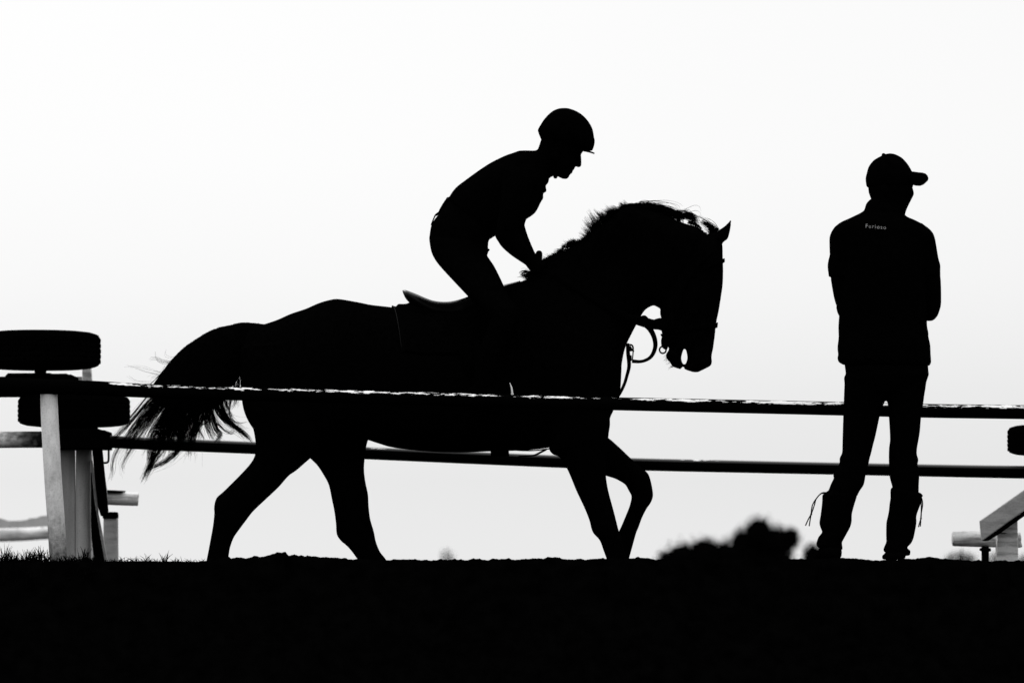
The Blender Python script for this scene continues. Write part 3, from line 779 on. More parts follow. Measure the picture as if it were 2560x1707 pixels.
bri = thing('bridle', P(1720, 720, YH), 'thin strapped black bridle with a bit ring on the horse\'s head', 'bridle')
mb = MB(); shell(mb, HEAD, YH, 8.05, 8.5, 0, 2 * math.pi, 1.2, 3.4, nt=3, nth=40); part('noseband', mb, leather, bri)
mb = MB(); shell(mb, HEAD, YH, 3.25, 3.5, -1.4, 1.4, 1.2, 4.0, nt=3, nth=24); part('browband', mb, leather, bri)
mb = MB(); mb.ptube([(1800, 612, 0), (1770, 640, -58), (1720, 700, -62), (1690, 790, -54), (1668, 850, -40), (1659, 866, -34)], [4] * 6, YH, n=8, sub=5); part('cheek_strap', mb, leather, bri)
mb = MB(); mb.ptube([(1800, 612, 0), (1770, 640, 58), (1720, 700, 62), (1690, 790, 54), (1668, 850, 40), (1659, 866, 34)], [4] * 6, YH, n=8, sub=5); part('cheek_strap', mb, leather, bri)
mb = MB(); mb.ptube([(1663, 838, -20), (1659, 846, -22), (1657.5, 856, -24), (1660, 866, -26), (1668, 871, -28)], [5.5, 5.5, 5, 5.5, 5], YH, n=8, sub=4); mb.ptube([(1676, 850, -30), (1669, 862, -30), (1663, 869, -28)], 3.2, YH, n=8, sub=3)
part('chin_strap', mb, leather, bri)
for s in (-1, 1):
    mb = MB(); mb.ptube([(1657 + 8.2 * math.cos(a * math.pi / 8), 874.5 + 8.6 * math.sin(a * math.pi / 8), s * 30) for a in range(17)], 2.1, YH, n=8, sub=2); part('bit_ring', mb, metal, bri)
    mb = MB()
    mb.ptube([(1345, 668, s * 58), (1400, 700, s * 84), (1480, 750, s * 84), (1560, 790, s * 74), (1600, 802, s * 66), (1628, 810, s * 58), (1650, 813, s * 52), (1666, 822, s * 50)], [5, 5, 6, 9, 13, 13, 12.5, 10], YH, n=10, sub=5, flat=.4)
    part('rein', mb, leather, bri)
mb = MB(); mb.ptube([(1606, 793, -66), (1612, 793.5, -62), (1618, 797, -60)], [4.5, 5.5, 4], YH, n=8, sub=2); part('rein_stop', mb, leather, bri)
mb = MB(); mb.ptube([(1637, 801, -55), (1650, 799, -52), (1660, 800, -52)], [3, 4.5, 4], YH, n=8, sub=2); part('rein_stop', mb, leather, bri)
mar = thing('martingale', P(1580, 900, YH), 'dark martingale loop and buckle hanging in front of the chest', 'martingale')
mb = MB(); mb.ptube([(1599, 803, -50), (1614, 812, -50), (1626, 824, -48), (1635, 842, -40), (1638.5, 862, -26), (1634, 881, -12), (1623, 895.5, -4), (1603, 903.5, 0), (1580, 902.5, 0)], [5, 7, 7, 6.4, 6, 5.8, 5.4, 5.2, 6.2], YH, n=10, sub=5, flat=.5); part('loop', mb, leather, mar)
mb = MB(); mb.ptube([(1569, 858, 0), (1570, 880, 0), (1572.5, 905, 0), (1572, 920, 0), (1567.5, 938, 0), (1560, 962, 0), (1545, 990, 0), (1508, 1040, 0), (1480, 1086, 0), (1430, 1112, 0), (1364, 1122.5, 0), (1330, 1125.8, 0), (1300, 1125.5, 0), (1282, 1124, 0)], [4, 5, 5, 4.6, 4.2, 4, 4, 4, 3.5, 2.2, 1.6, 1.5, 1.5, 1.5], YH, n=8, sub=5); part('strap', mb, leather, mar)
mb = MB(); mb.ptube([(1366, 1123, -10), (1352, 1130, -10), (1340, 1136, -10), (1328, 1138.5, -10), (1296, 1140, -8)], [2.4, 2.6, 2.4, 2, 1.5], YH, n=8, sub=4); part('lower_strap', mb, leather, mar)
mb = MB(); mb.ptube([(1568, 862, -3), (1578, 862, -3), (1582.5, 868, -3), (1582.5, 884, -3), (1581, 898, -3)], [2, 2.2, 2.2, 1.6, 1.6], YH, n=8, sub=3); mb.ptube([(1572, 866, -2), (1576, 872, -2), (1577, 878, -2)], 4.5, YH, n=8, sub=2); mb.ptube([(1580, 876, -3), (1585.5, 878, -3)], 1.8, YH, n=6, sub=1); mb.ptube([(1576, 888, -2), (1577, 902, -2)], 3, YH, n=8, sub=2)
part('buckle', mb, metal, mar)

# ------------------------------------------------------------------ the rider
rider = thing('person', P(1190, 900, YH), 'rider crouched forward over the horse in helmet and rolled sleeves, gripping the reins', 'person')
TORSO = [(1345, 374, 1373, 446, 42), (1336, 377, 1371, 456, 46), (1325, 377, 1364.5, 465, 60), (1315, 377, 1366, 477, 75), (1305, 377.4, 1358.5, 483, 88), (1296, 378.4, 1358, 496, 96), (1280, 384, 1352, 506, 100), (1261, 390.5, 1338, 532, 100), (1226, 407.5, 1315, 549, 92), (1196, 427, 1295, 565, 85), (1169, 446.5, 1275, 578, 80), (1140, 469, 1250, 588, 78), (1124, 491, 1236, 591, 76), (1122.5, 503, 1226, 598, 74)]
PELVIS = [(1132, 490, 1236, 580, 70), (1116, 513, 1228, 594, 76), (1100, 532, 1223.5, 599, 82), (1087, 548, 1221, 606, 87), (1078, 564, 1220.5, 612, 90), (1074, 588, 1219.5, 625, 94), (1073, 599, 1218, 637, 92), (1076.5, 623, 1190, 650, 74)]
def sided(st, s): return [x[:5] + (x[5] * s,) for x in st]
THIGH = [(1074, 595, 1219, 615, 50, 48), (1076.5, 623, 1218.5, 638, 52, 62), (1084.5, 644, 1224, 648, 52, 74), (1100, 666, 1236, 666, 51, 92), (1134, 703, 1249, 691.6, 48, 118), (1152, 722, 1258.5, 712, 46, 134), (1172, 743, 1270, 738, 44, 150), (1205, 775, 1292, 768, 42, 172), (1222, 800, 1298, 792, 38, 184)]
SHIN = [(1218, 775, 1300, 770, 36, 176), (1222, 805, 1298, 800, 38, 186), (1214, 835, 1284, 840, 36, 190), (1196, 870, 1266, 880, 36, 191), (1188, 905, 1250, 915, 32, 190), (1186, 940, 1232, 950, 25, 190), (1184, 965, 1226, 970, 24, 190), (1186, 985, 1222, 990, 22, 190)]
FOOT = [(1170, 972, 1172, 992, 14, 188), (1180, 965, 1180, 1000, 20, 188), (1200, 962, 1200, 1002, 22, 189), (1225, 972, 1222, 1003, 24, 190), (1250, 983, 1248, 1005, 26, 191), (1270, 989, 1268, 1005, 23, 192), (1282, 994, 1280, 1003, 14, 192)]
UPARM = [(1262, 420, 1330, 425, 36, 88), (1256, 455, 1332, 455, 42, 98), (1250, 505, 1326, 500, 40, 106), (1244, 550, 1319, 540, 37, 106), (1238, 580, 1314, 553, 35, 103), (1238, 592, 1311, 566, 32, 101)]
LOW = [(1237, 587), (1240, 596), (1244, 602), (1255, 618), (1277, 637.5), (1298, 652), (1312.5, 661.5), (1319, 668), (1324, 676)]
HIGH = [(1316, 550), (1312, 558), (1312, 565), (1319, 588), (1326, 606), (1332, 620), (1337, 631), (1343, 640), (1350, 650)]
DD = [33, 32, 31, 29, 26, 21, 17, 16, 15]; OO = [101, 101, 101, 98, 92, 82, 72, 66, 62]
def forearm(lo, hi, s):
    out = []
    for (lx, ly), (hx, hy), d, o in zip(LOW, HIGH, DD, OO):
        out.append((lx + (hx - lx) * lo, ly + (hy - ly) * lo, lx + (hx - lx) * hi, ly + (hy - ly) * hi, d, s * o))
    return out
def hand(mb, s):
    o = s * 62
    mb.loft([(1312, 660, 1335, 634, 14, s * 70), (1320, 671, 1345, 643, 16, o), (1326, 679, 1354, 650, 17, o), (1332, 686, 1361, 658, 15, o), (1338, 690, 1364, 666, 12, o)], YH, n=16)
    for k in range(4):
        x, y = 1360.5 - k * 5.5, 658 + k * 7.0
        r = (5.4, 5.6, 5.2, 4.5)[k]
        mb.ptube([(x - 4, y - 1, o - s * 2), (x + 3, y + 1, o - s * 12), (x + 2, y + 6, o - s * 24), (x - 6, y + 6, o - s * 28), (x - 11, y + 3, o - s * 20)], [r, r, r * .95, r * .9, r * .75], YH, n=10, sub=3)
    mb.ptube([(1334, 664, o), (1341, 655, o - s * 8), (1346.5, 646, o - s * 14), (1347.6, 635, o - s * 18)], [10, 10, 9.2, 8.8], YH, n=12, sub=3)
    mb.ball(P(1347.6, 634.8, YH + U(o - s * 18, YH)), U(9, YH))
mb = MB()
mb.loft(TORSO, YH, shrink=.9); mb.loft(PELVIS, YH, shrink=.92)
HEADR = [(1372, 300, 1462, 300, 40), (1356, 330, 1470, 332, 50), (1354, 352, 1466, 358, 52), (1357, 372, 1458, 378, 50), (1360, 388, 1451, 389, 47), (1364, 403, 1446, 405, 44), (1372, 416, 1438.5, 417, 41), (1379, 427, 1431.5, 428, 36), (1386, 436, 1425, 437, 30), (1398, 443, 1421.5, 443, 20), (1406, 447, 1417, 447, 9)]
mb.loft(HEADR, YH, n=26)
mb.loft([(1440, 384, 1452.5, 383, 5), (1440, 394, 1453.2, 395, 6), (1439, 404, 1453.6, 407, 8), (1438, 411, 1452.5, 416, 10), (1438, 415, 1446, 418.5, 8)], YH, n=14)
mb.loft([(1424, 419, 1437, 420, 16), (1423, 422, 1435.2, 424, 16), (1422, 425, 1430.5, 426.8, 12)], YH, n=12)
mb.loft([(1420, 427, 1431.5, 428.5, 14), (1419, 430, 1431, 432, 14), (1418, 434, 1426, 436, 10)], YH, n=12)
mb.loft([(1408, 434, 1424, 438, 14), (1406, 441, 1422, 443.5, 13), (1408, 446, 1416, 448, 8)], YH, n=12)
mb.loft([(1353, 348, 1398, 410, 40), (1348, 364, 1394, 437, 38), (1343.5, 374, 1382, 441, 38), (1334, 382, 1372, 448, 46), (1315, 392, 1362, 470, 60)], YH, n=22)
for s in (-1, 1):
    mb.ball(P(1441, 391, YH + U(s * 18, YH)), U(7, YH))
    mb.loft([(1378, 382, 1398, 380, 4, s * 48), (1376, 390, 1400, 390, 6, s * 51), (1380, 404, 1396, 406, 4, s * 48)], YH, n=12)
    mb.loft(sided(UPARM, s), YH, shrink=.88)
    mb.loft(forearm(0, .80, s) if s < 0 else forearm(.2, 1.0, s), YH)
    hand(mb, s)
    mb.loft(sided(THIGH, s), YH, shrink=.9); mb.loft(sided(SHIN, s), YH, shrink=.86); mb.loft(sided(FOOT, s), YH, shrink=.8)
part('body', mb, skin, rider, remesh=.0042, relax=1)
mb = MB(); mb.loft(TORSO, YH, n=28)
for s in (-1, 1): mb.loft(sided(UPARM, s), YH, n=20)
mb.loft([(1338, 376.5, 1372, 444, 44), (1333, 377, 1370.5, 454, 48), (1328, 379, 1368, 460, 50)], YH, n=24)
mb.ptube([(1360, 478, 0), (1366, 478, 0)], [4, 3], YH, n=8, sub=1); mb.ptube([(1366, 454, 0), (1371, 456, 0)], 3, YH, n=8, sub=1)
mb.ptube([(1126, 498), (1114, 514), (1104, 527), (1098, 534)], [10, 9, 7, 4], YH, n=8, sub=3)
shirt_r = part('shirt', mb, cloth, rider, remesh=.0045, relax=1)
mb = MB(); mb.ptube([(1102, 530), (1091, 537), (1087.5, 540), (1083, 550), (1078, 563)], [4, 3, 1.9, 1.7, 1.7], YH, n=8, sub=4)
part('loop', mb, cloth, shirt_r)
mb = MB(); mb.loft(PELVIS, YH, n=28)
for s in (-1, 1): mb.loft(sided(THIGH, s), YH, n=22)
mb.ptube([(1217, 628), (1221, 625), (1226, 625.5)], [4, 3, 1.8], YH, n=8, sub=2)
part('breeches', mb, cloth, rider, remesh=.0045, relax=1)
for s in (-1, 1):
    mb = MB(); mb.loft(sided(SHIN, s), YH, n=20); mb.loft(sided(FOOT, s), YH, n=18)
    mb.ptube([(1172, 990, s * 188), (1180, 999, s * 188), (1190, 1004, s * 188)], [9, 12, 9], YH, n=10, sub=2)
    part('boot', mb, leather, rider, remesh=.0055, relax=1)
HELM = [(1396, 272.5, 1424, 272.5, 22), (1384, 277, 1438, 277.5, 38), (1372, 286, 1453, 286, 52), (1360, 299, 1467, 299, 62), (1351, 313, 1477, 313.5, 67), (1344.5, 325, 1482.5, 327, 69), (1346.5, 334, 1485, 342.5, 70), (1350, 343, 1487, 352, 68), (1354, 350, 1485.5, 365, 64), (1366, 354, 1481, 377, 56)]
mb = MB(); mb.loft(HELM, YH, n=32, e=1.0)
helm = part('helmet', mb, helmetm, rider, remesh=.0045, relax=1)
mb = MB()
b = len(mb.v); rs = []
for u in range(9):
    q = u / 8
    rs.append([P(1452 + 34.5 * q - (0 if k < 10 else .5) , (372 + 6.5 * q + 3.6 * q * q) + (0 if k < 10 else 6.0 - 2.2 * q), YH + U((52 - 26 * q ** 3) * (-1 + 2 * (k if k < 10 else 19 - k) / 9), YH)) for k in range(20)])
mb.rings(rs)
part('brim', mb, helmetm, helm)
for s in (-1, 1):
    mb = MB(); mb.ptube([(1400, 355, s * 54), (1398, 390, s * 51), (1394, 420, s * 44), (1390, 438, s * 22), (1388.5, 442, 0)], [4, 3.5, 3.5, 4.5, 5.5], YH, n=8, sub=4)
    part('chin_strap', mb, leather, helm)

# ------------------------------------------------------------------ the man on the bank, seen from behind
YM = 20.0
man = thing('person', P(2190, 1397, YM), 'man standing on the bank with his back turned, in a peaked cap and short-sleeved top', 'person')
TORSM = [(2160, 526, 2264, 540, 48), (2152, 532, 2271.5, 544.6, 51), (2135.6, 540, 2286, 550.5, 56), (2122, 546.5, 2301, 558, 60), (2105, 554, 2307.5, 561, 64), (2093, 562, 2317.4, 568.5, 66), (2083, 574, 2328, 579, 68), (2088, 600, 2326, 605, 70), (2098, 650, 2322, 650, 74), (2100, 700, 2318, 700, 72), (2098, 778, 2317.5, 790, 68), (2096, 813, 2318, 816, 67), (2096, 829, 2321, 831, 68), (2096.3, 844, 2321.3, 842, 69), (2093.6, 869, 2325.7, 862, 71), (2095.2, 886, 2326.5, 880, 71), (2093.6, 895, 2327.5, 896, 71), (2097, 905, 2327.8, 906, 70), (2108, 911.5, 2324, 914, 66)]
COLLAR = [(2177, 497, 2256, 520, 40), (2166.5, 508, 2260, 528, 46), (2162.4, 519, 2262, 537, 48), (2160, 526, 2264, 540, 48), (2150, 536, 2268, 546, 46)]
SLV_L = [(2093, 563, 2130, 572, 36, 0), (2082, 574, 2134, 580, 46, 0), (2075.4, 587.6, 2136, 592, 48, 0), (2073.5, 599, 2136, 605, 48, 2), (2074, 628, 2134, 628, 47, 4), (2074.4, 637, 2133, 637, 46, 5), (2070.6, 652, 2132, 652, 46, 6), (2069, 666, 2131, 666, 45, 8), (2070.5, 680, 2130, 680, 44, 9), (2072, 692, 2130, 692, 43, 10)]
ARM_L = [(2080, 640, 2128, 640, 32, 5), (2077, 692, 2128, 692, 33, 10), (2078.5, 708, 2128, 710, 33, 12), (2082, 729, 2128, 729, 33, 14), (2086, 748, 2131, 752, 33, 18), (2091, 764, 2138, 775, 32, 24), (2099, 779, 2140, 790, 26, 34)]
SLV_R = [(2300, 570, 2317, 568.5, 34, 0), (2288, 582, 2330, 581, 46, 0), (2284, 595, 2336.5, 595, 48, 0), (2284, 618, 2341, 618, 47, 4), (2286, 647, 2346, 647, 46, 6), (2288, 664, 2350.5, 663, 45, 8), (2290, 680, 2350.7, 680, 44, 9), (2291, 692, 2351.2, 691, 43, 10)]
ARM_R = [(2295, 640, 2344, 640, 32, 5), (2296, 692, 2351, 691, 33, 10), (2299, 714, 2352.5, 714, 34, 12), (2302, 737, 2353, 737, 34, 14), (2304, 762, 2352.5, 762, 34, 18), (2308, 778, 2348, 779, 32, 22), (2314, 790, 2343, 791, 28, 26), (2322, 796, 2336, 797, 16, 28)]
HIPS = [(2110, 900, 2320, 905, 60), (2112.7, 922, 2321, 925, 64), (2114, 934.6, 2322, 936, 66), (2110, 943.6, 2319, 946, 65), (2111, 959, 2315, 958, 62), (2112, 980, 2310, 980, 54)]
LEG_L = [(2112, 940, 2222, 960, 52, 0), (2111, 960, 2219, 980, 52, 0), (2109.6, 997, 2213.5, 1000, 50, 0), (2109, 1023, 2204, 1022, 48, 0), (2108, 1040, 2199, 1041, 47, 0), (2106.5, 1088.5, 2189, 1088, 44, 0), (2106, 1113, 2183, 1111, 43, 0), (2105, 1132, 2178, 1132, 42, 0), (2099, 1145, 2174, 1146, 42, 0), (2098.7, 1157, 2171.4, 1159, 42, 0), (2091, 1172, 2167, 1174, 42, 0), (2083, 1187.5, 2163.4, 1190, 43, 0), (2084.6, 1194, 2162, 1200, 43, 0), (2077, 1210, 2158.5, 1213, 43, 0), (2071.6, 1224, 2149, 1227, 42, 0), (2064, 1236, 2143, 1240, 38, 0)]
GAI_L = [(2070, 1226, 2146, 1230, 40, 0), (2059, 1234, 2142, 1237.5, 42, 0), (2056, 1239, 2141.5, 1243, 42, 0), (2055, 1258, 2137, 1257, 41, 0), (2051.5, 1287, 2130, 1283, 39, 0), (2048.6, 1306, 2129, 1304, 38, 0), (2051.5, 1319, 2124.5, 1319, 37, 0), (2055, 1329, 2118, 1331, 36, 0), (2050, 1337, 2112, 1342, 36, 0), (2045.4, 1343.5, 2107.5, 1350, 36, 0), (2041, 1359, 2105, 1357, 36, 0), (2043.5, 1366, 2106.3, 1367, 35, 0), (2051, 1371, 2106, 1373, 32, 0)]
LEG_R = [(2205, 950, 2316, 955, 52, 0), (2212, 975, 2313.5, 972, 52, 0), (2216.5, 992, 2310.5, 990, 50, 0), (2219.5, 1011, 2308, 1010, 48, 0), (2222, 1040, 2302.7, 1042, 47, 0), (2224, 1070, 2300, 1076, 45, 0), (2225, 1100, 2295.5, 1104, 43, 0), (2222.8, 1117.5, 2293, 1117, 43, 0), (2222, 1134, 2292, 1134.5, 42, 0), (2222, 1149, 2296, 1149, 42, 0), (2222.3, 1161, 2294, 1160, 42, 0), (2223, 1176, 2296.5, 1176, 42, 0), (2224, 1191.5, 2298, 1192.6, 42, 0), (2227.5, 1205, 2297, 1212, 41, 0), (2231, 1218, 2296.7, 1230, 40, 0), (2232, 1230, 2294, 1238, 36, 0)]
GAI_R = [(2231, 1217, 2294, 1226, 38, 0), (2226.6, 1223, 2298, 1232, 41, 0), (2226, 1235, 2304.5, 1238, 42, 0), (2226, 1246, 2304, 1244, 42, 0), (2224, 1258, 2302, 1258, 41, 0), (2222, 1277, 2294, 1279, 39, 0), (2219, 1292, 2291, 1291, 38, 0), (2216, 1306, 2291, 1307, 38, 0), (2215.3, 1330, 2287, 1330, 37, 0), (2215.5, 1345, 2283.5, 1345, 36, 0), (2215.5, 1354, 2278, 1357, 36, 0), (2212, 1363, 2268.5, 1368, 36, 0), (2209, 1371, 2275, 1375, 36, 0), (2210, 1378, 2276, 1379, 35, 0), (2217, 1381, 2274, 1387, 33, 0), (2222, 1383, 2264, 1389, 30, 0)]
mb = MB()
mb.loft([(2200, 400, 2245, 398, 30), (2180, 418, 2270, 420, 46), (2169, 445, 2279, 445, 53), (2170.5, 466, 2280.5, 466, 54), (2171.4, 480, 2284, 479, 52), (2174, 488, 2284.5, 486.5, 49), (2177.5, 498, 2279, 498, 46), (2180, 506, 2274, 508, 44), (2180, 518, 2268, 520.5, 42), (2176, 535, 2262.5, 537, 42), (2168, 556, 2262, 556, 44)], YM, n=26)
nose = P(2268, 478, YM + U(52, YM)); mb.ball(nose, (.014, .02, .018)); mb.ball(P(2262, 497, YM + U(46, YM)), (.022, .012, .008))
for dx in (-14, 14): mb.ball(P(2262 + dx, 466, YM + U(46, YM)), (.013, .01, .01))
mb.loft([(2205, 462, 2216, 460, 4, -50), (2202, 474, 2220, 474, 6, -52), (2207, 488, 2217, 490, 4, -50)], YM, n=12)
mb.loft(TORSM, YM, shrink=.92); mb.loft(HIPS, YM, shrink=.92)
mb.loft(SLV_L, YM, shrink=.86); mb.loft(SLV_R, YM, shrink=.86)
mb.loft(ARM_L, YM, n=20); mb.loft(ARM_R, YM, n=20)
def hand_m(mb, w, d):
    """open hand folded against the other arm; w wrist, d direction of the palm"""
    d = Vector(d).normalized(); up = Vector((0, 0, 1)); side = d.cross(up).normalized()
    mb.tube([w, w + d * .04 , w + d * .085], [.026, .034, .030], n=12, sub=3, flat=1.0)
    for k, (h, L) in enumerate(((.026, .070), (.009, .080), (-.008, .074), (-.024, .058))):
        a = w + d * .075 + up * h
        mb.tube([a, a + d * L * .45 + side * .004, a + d * L * .8 + side * .016, a + d * L + side * .032], [.0095, .009, .0085, .0065], n=8, sub=3)
    a = w + d * .02 + up * .022
    mb.tube([a, a + d * .03 + up * .026, a + d * .062 + up * .034], [.011, .0105, .008], n=8, sub=3)
eL, eR = P(2114, 772, YM + U(24, YM)), P(2328, 776, YM + U(22, YM))
wL, wR = P(2215, 742, YM + U(118, YM)), P(2205, 765, YM + U(96, YM))
mb.tube([eL, eL.lerp(wL, .35) + Vector((0, .045, 0)), eL.lerp(wL, .7) + Vector((0, .03, 0)), wL], [.048, .046, .037, .030], n=16, sub=4)
mb.tube([eR, eR.lerp(wR, .35) + Vector((0, .035, 0)), eR.lerp(wR, .7) + Vector((0, .02, 0)), wR], [.048, .046, .037, .030], n=16, sub=4)
hand_m(mb, wL, (1, .12, .02)); hand_m(mb, wR, (-1, .15, .02))
for L in (LEG_L, GAI_L, LEG_R, GAI_R): mb.loft(L, YM, shrink=.88)
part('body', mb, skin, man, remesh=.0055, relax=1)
mb = MB(); mb.loft(TORSM, YM, n=30); mb.loft(COLLAR, YM, n=26); mb.loft(SLV_L, YM, n=22); mb.loft(SLV_R, YM, n=22)
mb.ptube([(2300, 560), (2306, 561.5)], 3.5, YM, n=8, sub=1)
shirt = part('shirt', mb, cloth, man, remesh=.005, relax=1)
fc = bpy.data.curves.new('lettering', 'FONT'); fc.body = 'Furioso'; fc.size = 1.0; fc.extrude = .02; fc.space_character = 1.22; fc.offset = -.004
fo = bpy.data.objects.new('temp', fc); COL.objects.link(fo)
dg = bpy.context.evaluated_depsgraph_get()
tm = bpy.data.meshes.new_from_object(fo.evaluated_get(dg))
bpy.data.objects.remove(fo)
tx = [v.co.x for v in tm.vertices]; ty = [v.co.y for v in tm.vertices]
w0 = max(tx) - min(tx); k = U(50.5, YM) / w0
rot = math.atan2(8, 50) * .6
fm = MB()
org = P(2159, 574.0, YM)
ss = full(TORSM)
for v in tm.vertices:
    x, y = (v.co.x - min(tx)) * k, v.co.y * k
    X = org.x + x * math.cos(rot) + y * math.sin(rot); Z = org.z - x * math.sin(rot) + y * math.cos(rot)
    fm.v.append(Vector((X, 0, Z)))
# lay the letters on the cloth of the back
surf = [(p.x, p.y, p.z) for p in []]
from mathutils.bvhtree import BVHTree
bv = BVHTree.FromPolygons([tuple(v.co + base(man)) for v in shirt.data.vertices], [tuple(p.vertices) for p in shirt.data.polygons])
for i, v in enumerate(tm.vertices):
    hit = bv.ray_cast(Vector((fm.v[i].x, YM - 1, fm.v[i].z)), Vector((0, 1, 0)))
    yy = hit[0].y if hit[0] else YM - .1
    fm.v[i].y = yy - .0015 - v.co.z * k * .5
fm.f = [tuple(p.vertices) for p in tm.polygons]
part('lettering', fm, thread, shirt, label='pale word Furioso printed across the upper back', smooth=False)
CAP = [(2207, 387.5, 2226, 384, 10), (2203.6, 389.8, 2238, 386.5, 24), (2187, 399, 2254, 395, 40), (2178, 408, 2267, 408.5, 49), (2171, 419, 2275, 420.5, 55), (2166, 436.5, 2281, 433, 59), (2164, 447, 2283.5, 446, 60), (2165, 459.5, 2283.5, 457, 59), (2167, 466, 2282.6, 464.5, 57), (2172, 470, 2279, 468, 53)]
mb = MB(); mb.loft(CAP, YM, n=32, e=1.0); mb.ball(P(2209, 388, YM), U(5, YM))
cap = part('cap', mb, cloth, man)
mb = MB()
rs = []
for T, Bt, d, x0 in [((2268, 428), (2268, 456), 52, 0), ((2282, 429.3), (2284, 457), 50, 0), ((2296, 431), (2294, 460), 46, 0), ((2306, 431.8), (2304, 461), 40, 0), ((2313, 434), (2312, 458.5), 32, 0), ((2318, 438.5), (2318, 453), 22, 0), ((2320.3, 444), (2320.3, 448), 10, 0)]:
    ring = []
    for k in range(13):
        a = R(-84 + 14 * k); fr = (1 - math.cos(a)) / (1 - math.cos(R(84)))
        p = P(T[0] + (Bt[0] - T[0]) * fr, T[1] + (Bt[1] - T[1]) * fr, YM); p.y += U(d * math.sin(a) / math.sin(R(84)), YM) ; ring.append(p)
    for k in reversed(range(13)):
        a = R(-84 + 14 * k); fr = (1 - math.cos(a)) / (1 - math.cos(R(84)))
        p = P(T[0] + (Bt[0] - T[0]) * fr - .6, T[1] + (Bt[1] - T[1]) * fr + 2.2 * (1 - .5 * fr), YM); p.y += U((d - 3) * math.sin(a) / math.sin(R(84)), YM); ring.append(p)
    rs.append(ring)
mb.rings(rs)
part('brim', mb, cloth, cap)
mb = MB(); mb.loft(HIPS, YM, n=28); mb.loft(LEG_L, YM, n=22); mb.loft(LEG_R, YM, n=22)
part('trousers', mb, cloth, man, remesh=.005, relax=1)
def cords(mb, paths, r=1.5):
    for p in paths: mb.ptube([(x, y, -8) for x, y in p], r, YM, n=8, sub=5)
mb = MB(); mb.loft(GAI_L, YM, n=22); gl = part('gaiter', mb, cloth, man)
mb = MB(); cords(mb, [[(2066, 1231), (2057, 1231), (2049, 1236), (2040, 1247.5), (2036.5, 1260), (2031.5, 1275), (2028, 1284.5), (2021, 1297), (2013.6, 1313.5)], [(2066, 1232), (2052, 1234), (2040, 1247), (2032, 1260), (2029, 1272), (2027.6, 1285), (2025.5, 1298), (2023, 1314.5)]]); mb.ball(P(2028, 1285, YM + U(-8, YM)), U(2.8, YM))
part('drawcord', mb, cloth, gl)
mb = MB(); mb.loft(GAI_R, YM, n=22); gr_ = part('gaiter', mb, cloth, man)
mb = MB(); cords(mb, [[(2297, 1236), (2303, 1242), (2306, 1253), (2306.4, 1263), (2303.5, 1280), (2302.5, 1295), (2299, 1306), (2296.3, 1317)], [(2297, 1236), (2302, 1243), (2303.2, 1262), (2303, 1280), (2302, 1295), (2301.6, 1306), (2300.8, 1315.5)]]); mb.ball(P(2302.3, 1295.5, YM + U(-8, YM)), U(2.6, YM)); mb.ptube([(2294, 1234, -8), (2301, 1237, -8), (2306, 1240.5, -8)], [5, 4.5, 2.6], YM, n=8, sub=3)
part('drawcord', mb, cloth, gr_)
def shoe(xa, xb, ytop, ybot, zb=None):
    mb = MB(); rs = []
    c = (xa + xb) / 2; hw = (xb - xa) / 2
    zt, zb = P(c, ytop, YM).z, P(c, ybot, YM).z
    for dy, wf, h in [(-.075, .55, .7), (-.06, .9, .95), (-.02, 1.0, 1.15), (.05, 1.0, 1.2), (.11, 1.02, .95), (.16, 1.08, .75), (.20, 1.0, .62), (.225, .7, .45)]:
        ring = []
        for k in range(20):
            a = 2 * math.pi * k / 20
            s_, c_ = sgnpow(math.sin(a), .6), sgnpow(math.cos(a), .8)
            ring.append(Vector((P(c, ybot, YM).x + U(hw * wf, YM) * c_, YM + dy, zb + (zt - zb) * h * (s_ * .5 + .5))))
        rs.append(ring)
    mb.rings(rs)
    return mb
part('shoe', shoe(2049, 2104, 1366, 1399), leather, man)
part('shoe', shoe(2214.5, 2263.5, 1378, 1399), leather, man)

# ------------------------------------------------------------------ plants
def leaf_bush(lobes, Y, n, leaf, name, label, cat='bush', group=None):
    mb = MB()
    zg = TRACKZ
    tot = sum(l[2] * l[3] for l in lobes)
    for cx, cy, rx, ry in lobes:
        c = P(cx, cy, Y); a, b = U(rx, Y), U(ry, Y)
        for k in range(3):
            q = Vector((c.x + random.gauss(0, a * .3), Y + random.gauss(0, a * .3), zg - .03))
            mb.tube([q, q.lerp(c, .5) + Vector((random.gauss(0, .03), random.gauss(0, .03), 0)), c + Vector((random.gauss(0, a * .3), 0, b * .3))], [.02, .014, .006], n=6, sub=2)
        m0 = len(mb.v)
        mb.ball(c, (a * .80, a * .76, b * .80), n=14)
        for i in range(m0, len(mb.v)):
            d = mb.v[i] - c
            mb.v[i] = c + d * (1 + .16 * noise.noise(d * 14 + c)); mb.v[i].z = max(mb.v[i].z, zg - .02)
        for _ in range(int(n * rx * ry / tot)):
            while True:
                v = Vector((random.uniform(-1, 1), random.uniform(-1, 1), random.uniform(-1, 1)))
                if v.length < 1: break
            v *= (1.14 if random.random() < .25 else 1.0) + .25 * noise.noise(Vector((v.x * 3 + cx, v.y * 3, v.z * 3)))
            p = c + Vector((v.x * a, v.y * a * .9, v.z * b))
            if p.z < zg: continue
            d = Vector((random.gauss(0, 1), random.gauss(0, 1), random.gauss(0, 1) + .4)).normalized()
            s = d.orthogonal().normalized()
            L = leaf * random.uniform(.6, 1.4)
            i = len(mb.v)
            mb.v += [p, p + d * L * .5 + s * L * .3, p + d * L, p + d * L * .5 - s * L * .3]
            mb.f.append((i, i + 1, i + 2, i + 3))
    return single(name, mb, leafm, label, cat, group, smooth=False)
YB = 60.0
